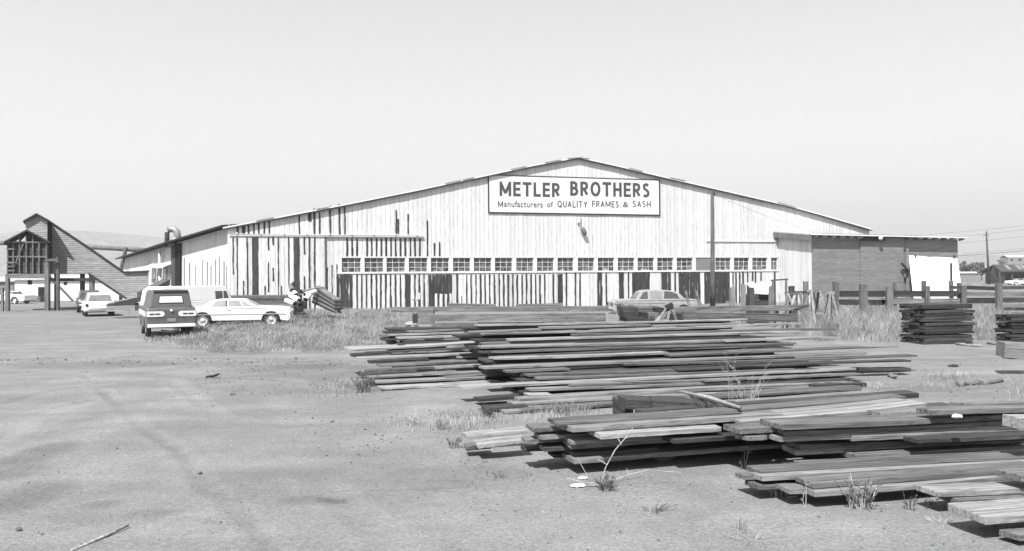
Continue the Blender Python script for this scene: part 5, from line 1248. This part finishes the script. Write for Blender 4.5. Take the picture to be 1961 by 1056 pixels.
# grey low stack behind the white sedan, slanting stack, pipes
for i, (a, b, Y, m, lb) in enumerate((((424, 567), (560, 567), 47, 'wood', 'top board of the low grey stack behind the white sedan'), ((424, 572), (556, 573), 46.5, 'wood_dark', 'second board of the low grey stack behind the sedan'), ((430, 578), (570, 579), 46, 'wood', 'third board of the low grey stack behind the sedan'), ((430, 584), (562, 585), 45.5, 'wood', 'lowest board of the low grey stack behind the sedan'))):
    PL = at(*a, Y); PR = at(*b, Y); plank(lb, PL, 0, (PR - PL).length, 2.2, max(.15, min(.5, PL.z - .02)), m, 0, 'low grey boards behind the sedan')
for i in range(8):
    a = at(608 - i * .8, 549 + i * 4.2, 45); b = at(648 + rnd.uniform(-3, 3), 575 + i * 3.4, 41)
    d = b - a; mb = MB(); mb.bar((0, 0, 0), d, .32, .09); o = mb.build('board', MT[('wood', 'wood_dark')[i % 2]]); o.location = a
    tag(o, ('topmost', 'second', 'third', 'fourth', 'fifth', 'sixth', 'seventh', 'lowest')[i] + ' board of the slanting stack against the barn', 'board', 'slanting boards against the barn')
GP = 'heap of dark mouthed pipes'
for i, (x, y, dx, dy, r, Y, m) in enumerate(((560, 548, -.2, .3, .16, 44, 'wood_dark'), (560, 557, -.4, .5, .22, 43.5, 'wood'), (577, 559, .6, -.1, .2, 43.6, 'metal'), (584, 565, .5, .3, .2, 43.2, 'tarp'), (567, 566, -.5, .3, .24, 43, 'tarp'), (573, 576, -.9, .5, .24, 42.6, 'tarp'), (564, 582, -.9, .3, .2, 42.2, 'tarp'), (585, 574, .1, .6, .22, 42.8, 'tarp'), (590, 555, .9, .25, .07, 43.2, 'wood_light'), (575, 583, -.6, .2, .18, 42, 'wood_dark'))):
    r *= .6; dx *= .7; p = at(x, y, Y); p.z = max(p.z, r); e = p + Vector((dx, .8, dy * .5)); mb = MB(); n = 14; d = (e - p)
    mb.tube([Vector((0, 0, 0)), d], r, n, 0, cap=False); mb.tube([Vector((0, 0, 0)), d * .98], r * .86, n, 1); mb.tube([-d.normalized() * .004, d.normalized() * .004], r * .84, n, 2)
    o = mb.build('duct', [MT[m], MT[m], MT['dark']]); o.location = p
    tag(o, ('small pipe standing highest on the heap', 'grey pipe mouth just below the highest one', 'metal pipe pointing right near the top', 'white pipe at the right of the heap', 'white pipe in the middle left of the heap', 'large white pipe lying across the centre', 'white pipe lowest at the left', 'white pipe at the lower right', 'thin pole sticking out right of the heap', 'dark short pipe at the foot of the heap')[i], 'pipe', GP)
# boards and ramp left of the dark van
for a, b, Ya, Yb, w_, m, lb in (((272, 565), (317, 541), 46, 52, .35, 'wood', 'slanting timber chute rising to the wing wall behind the dark van'), ((213, 585), (273, 571), 50, 52, .3, 'wood', 'long slanting timber right of the small wagon'), ((207, 592), (262, 590), 49, 49, .3, 'wood_light', 'pale plank on the ground right of the small wagon'), ((208, 587), (262, 584), 50, 50, .26, 'wood_dark', 'dark plank above the pale one by the small wagon')):
    A = at(*a, Ya); Bq = at(*b, Yb); mb = MB(); mb.bar((0, 0, 0), Bq - A, .5, w_); o = mb.build('timber', MT[m]); o.location = A; tag(o, lb, 'timber')
# ---------------------------------------------------------------- stickered block stacks at the right
def block_stack(x0, x1, ybase, ytop, depth_n, layers, which, mats=('wood_black', 'wood_dark')):
    PL = gp(x0, ybase); s_ = F / PL.y; yaw = R(13); L_ = (x1 - x0) / s_ ; H_ = at(x0, ytop, PL.y).z; th = H_ / layers; grp = f'stacked dark boards, {which} stack'
    u = Vector((math.cos(yaw), math.sin(yaw), 0)); bk = Vector((-u.y, u.x, 0))
    # end faces turn to the viewer: boards run to the right, four rows deep
    for k in range(layers):
        gap = .035 if k % 4 == 3 else .012
        for j in range(depth_n):
            z = (k + 1) * th; p = PL + u * rnd.uniform(-.03, .10) + bk * (j * .215 + rnd.uniform(-.01, .01)) + Vector((0, 0, z - (0 if k % 4 == 3 else .01)))
            p -= u * (.0)
            plank(f'dark board, layer {k + 1} up, row {j + 1} back, {which} stack', p, yaw, L_ * (1 + rnd.uniform(-.01, .02)), .185, th - gap, mats[(rnd.random() < .55)], 0, grp)
block_stack(1768, 1878, 661, 583, 5, 13, 'left')
block_stack(1935, 2040, 657, 603, 3, 10, 'right edge')
print('planks', len(PLANKS))
# ================================================================= grass, weeds, debris
def grass_patch(name, label, regions, n, h, seed, mat='grass'):
    g_ = random.Random(seed); vs = []; fs = []; mi = []
    for x0, x1, y0, y1, dens, hh in regions:
        left = int(n * dens)
        while left > 0:
            px = g_.uniform(x0, x1); e = min((px - x0) / (x1 - x0), (x1 - px) / (x1 - x0)); edge = math.sin(px * .05) * 2 + math.sin(px * .19 + seed) * 1.5 - (0 if e > .12 else (.12 - e) * 60)
            pa, pb = gp(px, y0), gp(px, y1 + edge); k = g_.random() ** .85; q = pb.lerp(pa, k)
            dense = g_.random(); CH = hh * h * (.25 + .85 * dense) * min(1, .35 + 6 * k); cr = g_.uniform(.05, .28) * (1 + .5 * dense); nb = int(14 + 40 * dense); left -= nb
            da, dl = g_.uniform(0, 6.28), g_.uniform(0, .4); dk_ = g_.random() < .16
            for _ in range(nb):
                px_, py_ = q.x + g_.gauss(0, cr), q.y + g_.gauss(0, cr); H = CH * g_.uniform(.3, 1.15); a = g_.uniform(0, 6.28); l_ = g_.uniform(.1, .75) * H; w_ = g_.uniform(.0018, .0045) * (q.y / 16) ** .6
                dx, dy = math.cos(a) * l_ + math.cos(da) * dl * H, math.sin(a) * l_ + math.sin(da) * dl * H; o = len(vs); b = g_.uniform(0, 6.28); wx, wy = math.cos(b) * w_, math.sin(b) * w_
                vs += [(px_ - wx, py_ - wy, -.01), (px_ + wx, py_ + wy, -.01), (px_ + dx * .4 + wx * .8, py_ + dy * .4 + wy * .8, H * .6), (px_ + dx * .4 - wx * .8, py_ + dy * .4 - wy * .8, H * .6), (px_ + dx, py_ + dy, H * g_.uniform(.8, 1))]
                fs += [(o, o+1, o+2, o+3), (o+3, o+2, o+4)]; q_ = 1 if dk_ and g_.random() < .6 else 0; mi += [q_, q_]
    me_ = bpy.data.meshes.new(name); me_.from_pydata(vs, [], fs); me_.materials.append(MT[mat]); me_.materials.append(MT['weed']); me_.polygons.foreach_set('material_index', mi); o = bpy.data.objects.new(name, me_); C.objects.link(o)
    return tag(o, label, 'grass', kind='stuff')
grass_patch('dry_grass', 'dry pale grass in front of the white sedan and the barn', [(375, 480, 628, 672, 1.4, .5), (470, 680, 604, 672, 4.5, .6), (650, 770, 598, 664, 2.6, .6), (560, 800, 596, 630, 1.6, .6), (290, 400, 640, 662, .4, .3), (380, 560, 622, 640, 1.0, .5)], 11000, .6, 3)
grass_patch('dry_grass', 'tall dry grass between the middle pile and the dark stack', [(1545, 1725, 606, 655, 4.5, 1), (1600, 1730, 590, 640, 2.0, 1.1), (1868, 1905, 600, 652, 1.5, 1), (1880, 1961, 590, 625, .8, .9), (1530, 1600, 600, 625, .7, .7)], 11000, .95, 4)
grass_patch('sparse_grass', 'sparse dry grass tufts around the lumber piles', [(650, 725, 732, 758, .3, .4), (770, 940, 795, 822, .45, .35), (1010, 1110, 780, 800, .3, .45), (1800, 1850, 718, 730, .12, .5), (1650, 1961, 737, 743, .25, .3), (1150, 1300, 590, 612, .8, 1), (1040, 1150, 600, 612, .5, .8), (1360, 1540, 572, 590, 1.0, 1.0), (0, 290, 590, 600, .7, .35), (1840, 1961, 545, 560, 1.2, 1)], 4500, .3, 5)
def weed(label, px, py, h, n=10, spread=.6, mat='stalk', leaf=0, name='dry_weed', r=.004, cat='weed', twig=3, Yoff=0, z=0, seed=None, lean=0):
    g_ = random.Random(seed or int(px * 7 + py)); p = gp(px, py, 0) + Vector((0, Yoff, z)); mb = MB()
    for _ in range(n):
        a = g_.uniform(0, 6.28); q = g_.uniform(.15, 1) * spread; H = h * g_.uniform(.45, 1)
        bs = Vector((math.cos(a), math.sin(a), 0)) * g_.random() ** .5 * spread * h * .55 + Vector((g_.uniform(-.1, .1), g_.uniform(-.1, .1), 0)) * h; pts = [bs + Vector((0, 0, -.01))]
        for k in range(1, 5): t = k / 4; pts.append(Vector((bs.x * .6 + math.cos(a) * q * H * t + lean * H * t + g_.uniform(-.03, .03) * h, bs.y * .6 + math.sin(a) * q * H * t + g_.uniform(-.03, .03) * h, H * t ** .85)))
        mb.tube(pts, [r, r * .9, r * .75, r * .55, r * .3], 4)
        for _ in range(twig):
            i = g_.randint(1, 3); b = pts[i].lerp(pts[i + 1], g_.random()); a2 = a + g_.uniform(-1.4, 1.4); l_ = H * g_.uniform(.12, .35); e = b + Vector((math.cos(a2) * l_ * .7, math.sin(a2) * l_ * .7, l_ * g_.uniform(.3, .9))); mb.tube([b, b.lerp(e, .5) + Vector((0, 0, -.01)), e], [r * .6, r * .5, r * .3], 3)
            for _ in range(leaf):
                c = b.lerp(e, g_.random()); u = Vector((g_.gauss(0, 1), g_.gauss(0, 1), g_.gauss(0, 1))).normalized() * .010 * (h / .4) ** .5; v = u.cross(Vector((g_.gauss(0, 1), g_.gauss(0, 1), g_.gauss(0, 1)))).normalized() * .007; mb.add([c - u, c + v, c + u, c - v], [(0,1,2,3)], 1 if leaf > 2 else 0)
    o = mb.build(name, [MT[mat], MT['weed']], None, False); o.location = p; return tag(o, label, cat, 'dry weeds and bushes')
# big bleached plant before the foreground pile
bp = empty('dead_plant', gp(1150, 930, 0)); tag(bp, 'bleached dead plant with one tall forked stalk before the foreground pile', 'plant'); o_ = bp.location; Yp = o_.y
q = lambda x, y, dy=0: at(x, y, Yp + dy) - o_
for pts, r in (([(1150, 928), (1160, 895), (1178, 862), (1197, 840), (1212, 820)], .007), ([(1190, 852), (1178, 830)], .005), ([(1196, 840), (1215, 834)], .004), ([(1162, 890), (1145, 880)], .005), ([(1128, 916), (1117, 898), (1105, 876)], .004), ([(1150, 930), (1100, 943), (1180, 918), (1208, 908), (1240, 900), (1300, 905)], .005), ([(1085, 916), (1120, 925), (1160, 932)], .005), ([(1205, 912), (1200, 898)], .004), ([(1098, 942), (1130, 940), (1160, 930)], .005)):
    mb = MB(); mb.tube([Vector((v.x, v.y, max(v.z, .01))) for v in (q(x, y, -.05 + .02 * i) for i, (x, y) in enumerate(pts))], [r * (1 - .5 * i / len(pts)) for i in range(len(pts))], 5); mb.build('stalk', MT['stalk'], bp)
weed('low mat of dry leaves around the foot of the bleached plant', 1160, 936, .12, 40, 1.5, 'wood_v', 3, twig=4, name='dry_weed')
weed('dark leafy bush before the nearest pile', 1648, 975, .28, 22, .7, 'wood_v', 4, r=.006, twig=5)
weed('pale forked stem in the dark leafy bush', 1652, 972, .3, 5, .5, 'stalk', 0, r=.009, twig=2)
weed('small leafy sprig right of the dark bush', 1742, 977, .16, 8, .5, 'weed', 4, r=.003)
weed('tiny sprig further right by the shadow edge', 1782, 975, .14, 6, .5, 'weed', 4, r=.003)
weed('thin pale twig standing by the left end of the nearest pile', 1540, 970, .3, 2, .15, 'stalk', 1, r=.004)
weed('curled weed in the shadow left of the nearest pile', 1490, 950, .18, 12, 1.0, 'stalk', 1, r=.004)
weed('small dark stem with buds before the foreground pile gap', 1424, 900, .25, 4, .3, 'wood_v', 2, r=.006)
weed('spiky pale tuft on the bare dirt in the foreground', 1418, 1022, .17, 45, .6, 'stalk', 0, r=.0022, twig=0)
weed('flat tangle of straw beside the spiky tuft', 1440, 1036, .05, 30, 5, 'stalk', 0, r=.002, twig=1)
weed('wiry bush growing at the right side of the foreground pile', 1787, 868, .42, 26, .5, 'wood_v', 4, r=.003, twig=5)
weed('wiry bush at the right edge before the foreground pile', 1945, 868, .55, 22, .5, 'wood_v', 4, r=.004, twig=5)
weed('tall thin stems growing between the two big piles', 1430, 790, .75, 14, .5, 'stalk', 1, r=.004, twig=5, lean=-.1)
weed('single tall wispy stem left of the thin ones', 1400, 792, .95, 3, .15, 'stalk', 1, r=.003, twig=6)
weed('branching weed at the right edge above the piles', 1950, 775, .6, 8, .5, 'stalk', 2, r=.004, twig=5)
weed('fallen dry sprig on the shadow at the lower right', 1800, 1002, .06, 14, 3.5, 'stalk', 0, r=.003, twig=3)
weed('dead twig cluster lying right of the bleached plant', 1250, 980, .08, 12, 2.5, 'wood_v', 1, r=.004)
weed('small dry twig bundle left of the bleached plant', 955, 912, .07, 14, 1.6, 'wood_v', 2, r=.003)
weed('scrubby clump at the left end of the foreground pile', 868, 856, .14, 16, .9, 'wood_v', 2, r=.004)
weed('grey bush at the left foot of the pile', 695, 752, .36, 44, .8, 'wood_v', 2, r=.004, twig=5)
weed('dark bush in the grass below the white sedan', 425, 674, .6, 130, 1.4, 'grass', 2, r=.0022, twig=6)
weed('second bush further right in the grass', 600, 674, .7, 90, 1.2, 'grass', 1, r=.003, twig=6)
weed('low dark bush at the edge of the dry grass', 485, 677, .3, 70, 1.8, 'grass', 2, r=.0022, twig=5)
weed('pale bush near the pile of pipes', 655, 640, .9, 26, .5, 'stalk', 1, r=.008, twig=6)
weed('small tuft on the dirt left of the foreground pile', 786, 815, .2, 34, .7, 'grass', 1, r=.003)
weed('second small tuft before the middle pile', 845, 822, .16, 34, .8, 'grass', 1, r=.003)
weed('dark leafy clump in the shadow of the middle pile', 935, 800, .22, 30, .8, 'weed', 4, r=.004)
weed('greenish clump at the foot of the middle pile', 1075, 795, .2, 40, 1.2, 'wood_v', 3, r=.003)
weed('tuft beyond the piles on the bare ground', 1820, 730, .25, 30, .6, 'stalk', 0, r=.004, twig=0)
weed('dark debris clump by the far track', 1838, 742, .12, 18, 1.2, 'weed', 3, r=.006)
weed('brush heap of dry stems before the derelict sedan', 1175, 608, .9, 60, .4, 'wood_v', 2, r=.016, twig=5, Yoff=-4)
weed('weeds growing along the side of the derelict sedan', 1250, 601, .75, 60, 2.6, 'grass', 2, r=.008, twig=5, Yoff=-1.6)
weed('bush beside the foot of the utility pole', 1385, 590, .9, 40, .5, 'stalk', 2, r=.014, twig=6, Yoff=-6)
weed('tall weeds against the trestles', 1575, 612, 1.1, 50, .4, 'stalk', 2, r=.010, twig=5)
weed('dark bush under the trestles at the beam ends', 1545, 618, .8, 44, .6, 'weed', 3, r=.009, twig=5)
# fallen pole with peeling bark lying against the beams
dp = empty('fallen_pole', gp(1302, 768, 0)); tag(dp, 'pale peeled pole lying slantwise against the two thick beams', 'pole')
A = gp(1302, 750, .62); Bq = gp(1418, 781, .56); dp.location = (A.x, A.y, 0); o_ = dp.location.copy()
mb = MB(); mb.tube([A - o_, A.lerp(Bq, .5) - o_ + Vector((0, 0, .02)), Bq - o_], [.02, .026, .02], 8); mb.build('shaft', MT['grass'], dp)
mb = MB(); g_ = random.Random(4)
for _ in range(40):
    t = g_.uniform(.15, 1); p = A.lerp(Bq, t) - o_ + Vector((0, 0, -.02)); mb.tube([p, p + Vector((g_.uniform(.05, .3), g_.uniform(-.05, .05), g_.uniform(-.16, -.04)))], .004, 3)
mb.build('bark_fibre', MT['wood_v'], dp)
# sticks and stones on the dirt
def ground_stick(label, a, b, r, mat='wood_light', zb=.0):
    A, Bq = gp(*a), gp(*b); mb = MB(); m = A.lerp(Bq, .5) + Vector((0, 0, .02 + zb)); c = A.copy(); mb.tube([A - c + Vector((0, 0, r)), A.lerp(Bq, .3) - c + Vector((0, .01, r * 1.1)), m - c, Bq - c + Vector((0, 0, r + .02 + zb))], [r * .8, r, r, r * .7], 7); o = mb.build('stick', MT[mat]); o.location = c; return tag(o, label, 'stick')
ground_stick('curved stick lying on the dirt at the bottom left', (136, 1058), (246, 1014), .013, 'wood_light')
ground_stick('short dark stick on the dirt before the grass', (395, 725), (419, 721), .03, 'wood_dark')
ground_stick('pale offcut on the bare ground right of the middle pile', (1702, 722), (1716, 727), .05, 'wood_light')
ground_stick('board lying by the far track at the right', (1850, 740), (1920, 735), .05, 'wood')
ground_stick('long plank like stick before the dark stack', (1830, 661), (1880, 666), .04, 'wood_light')
ground_stick('thin plank on the ground at the stack foot', (1890, 660), (1925, 662), .04, 'wood')
ground_stick('thin twig on the dirt at the centre left', (905, 0 + 892), (935, 888), .006, 'wood_light')
rock('dark stone at the lower left of the dirt yard', 36, 1015, .022); rock('dark lump beside the dirt crack', 383, 907, .02); rock('dark scrap on the bare ground right of the pile', 1826, 703, .1, .4, 'wood_black', 'scrap', 'scrap')
rock('white paper scrap by the bleached plant, larger', 1108, 932, .06, .3, 'tarp', 'paper_scrap', 'scrap'); rock('white paper scrap by the bleached plant, smaller', 1117, 917, .04, .4, 'tarp', 'paper_scrap', 'scrap')
o = rock('small white lump lying on the widest plank', 1832, 797, .045, .5, 'tarp', 'white_lump', 'scrap'); pz = gp(1832, 797, .6); o.location = (pz.x, pz.y, .6)
rock('pale stone heap in the grass by the slanting boards', 655, 633, .35, .6, 'wood_light', 'rock', 'rock')
rock('pale concrete lump left of the rear timber heap', 788, 626, .25, .7, 'wood_light')
# scattered gravel and clods: one mass nobody could count
g_ = random.Random(12); bm_v = []; bm_f = []
ico = [(0,0,1), (.9,0,-.1), (-.45,.8,0), (-.45,-.8,-.1), (.2,.1,-.6)]
icf = [(0,1,2), (0,2,3), (0,3,1), (4,2,1), (4,3,2), (4,1,3)]
zones = [(0, 700, 686, 700, 160, 1.6), (380, 720, 690, 760, 240, 1.3), (560, 720, 780, 880, 60, .9), (0, 400, 660, 760, 90, .8), (0, 900, 760, 1056, 200, .6), (900, 1961, 900, 1056, 260, .5), (700, 1000, 780, 860, 130, .7), (1600, 1961, 690, 780, 160, .9), (860, 1250, 880, 960, 90, .6), (200, 700, 690, 705, 100, 1.1), (0, 300, 600, 650, 60, 1.2)]
for x0, x1, y0, y1, n, sz in zones:
    for _ in range(int(n * 2.2)):
        p = gp(g_.uniform(x0, x1), g_.uniform(y0, y1)); r = sz * g_.uniform(.004, .017) * (1 if g_.random() < .9 else 2.2); o0 = len(bm_v); a = g_.uniform(0, 6.28)
        for v in ico: x, y = v[0] * math.cos(a) - v[1] * math.sin(a), v[0] * math.sin(a) + v[1] * math.cos(a); bm_v.append((p.x + x * r * g_.uniform(.7, 1.3), p.y + y * r * g_.uniform(.7, 1.3), max(-.01, gz(p.x, p.y)) + r * .3 + v[2] * r * g_.uniform(.4, .9)))
        bm_f += [tuple(i + o0 for i in f) for f in icf]
me_ = bpy.data.meshes.new('gravel'); me_.from_pydata(bm_v, [], bm_f); me_.materials.append(MT['stone']); o = bpy.data.objects.new('gravel', me_); C.objects.link(o); tag(o, 'scattered stones and clods on the packed dirt', 'gravel', kind='stuff')
# straw and splinters on the ground
vs = []; fs = []
for x0, x1, y0, y1, n in ((640, 1000, 770, 860, 260), (900, 1300, 890, 1000, 200), (1300, 1961, 900, 1050, 420), (1500, 1961, 700, 760, 220), (560, 760, 620, 660, 80), (380, 720, 670, 720, 160), (980, 1320, 930, 960, 120)):
    for _ in range(n):
        p = gp(g_.uniform(x0, x1), g_.uniform(y0, y1)); a = g_.gauss(0, .9); l_ = g_.uniform(.02, .08); w_ = .0012 * g_.uniform(.6, 1.6); z = gz(p.x, p.y) + .008; o0 = len(vs); dx, dy = math.cos(a), math.sin(a); rise = g_.uniform(0, .006)
        vs += [(p.x - dy * w_, p.y + dx * w_, z), (p.x + dy * w_, p.y - dx * w_, z), (p.x + dx * l_ + dy * w_, p.y + dy * l_ - dx * w_, z + rise), (p.x + dx * l_ - dy * w_, p.y + dy * l_ + dx * w_, z + rise)]; fs.append((o0, o0+1, o0+2, o0+3))
me_ = bpy.data.meshes.new('straw'); me_.from_pydata(vs, [], fs); me_.materials.append(MT['grass']); o = bpy.data.objects.new('straw', me_); C.objects.link(o); tag(o, 'loose straw and splinters strewn over the dirt', 'straw', kind='stuff')

# ================================================================= hazy air
HAZE = True
if HAZE:
    mb = MB(); mb.box((-5500, -250, -2), (5500, 5600, 420)); hz = mb.build('haze', bpy.data.materials.new('hazy_air')); tag(hz, kind='stuff'); hz['label'] = 'pale even haze of dry summer air'
    m = hz.data.materials[0]; m.use_nodes = True; t = m.node_tree; t.nodes.clear(); pvn = t.nodes.new('ShaderNodeVolumePrincipled'); ou = t.nodes.new('ShaderNodeOutputMaterial')
    pvn.inputs['Density'].default_value = .0004; pvn.inputs['Color'].default_value = (1, 1, 1, 1); pvn.inputs['Anisotropy'].default_value = .2; t.links.new(pvn.outputs[0], ou.inputs['Volume'])
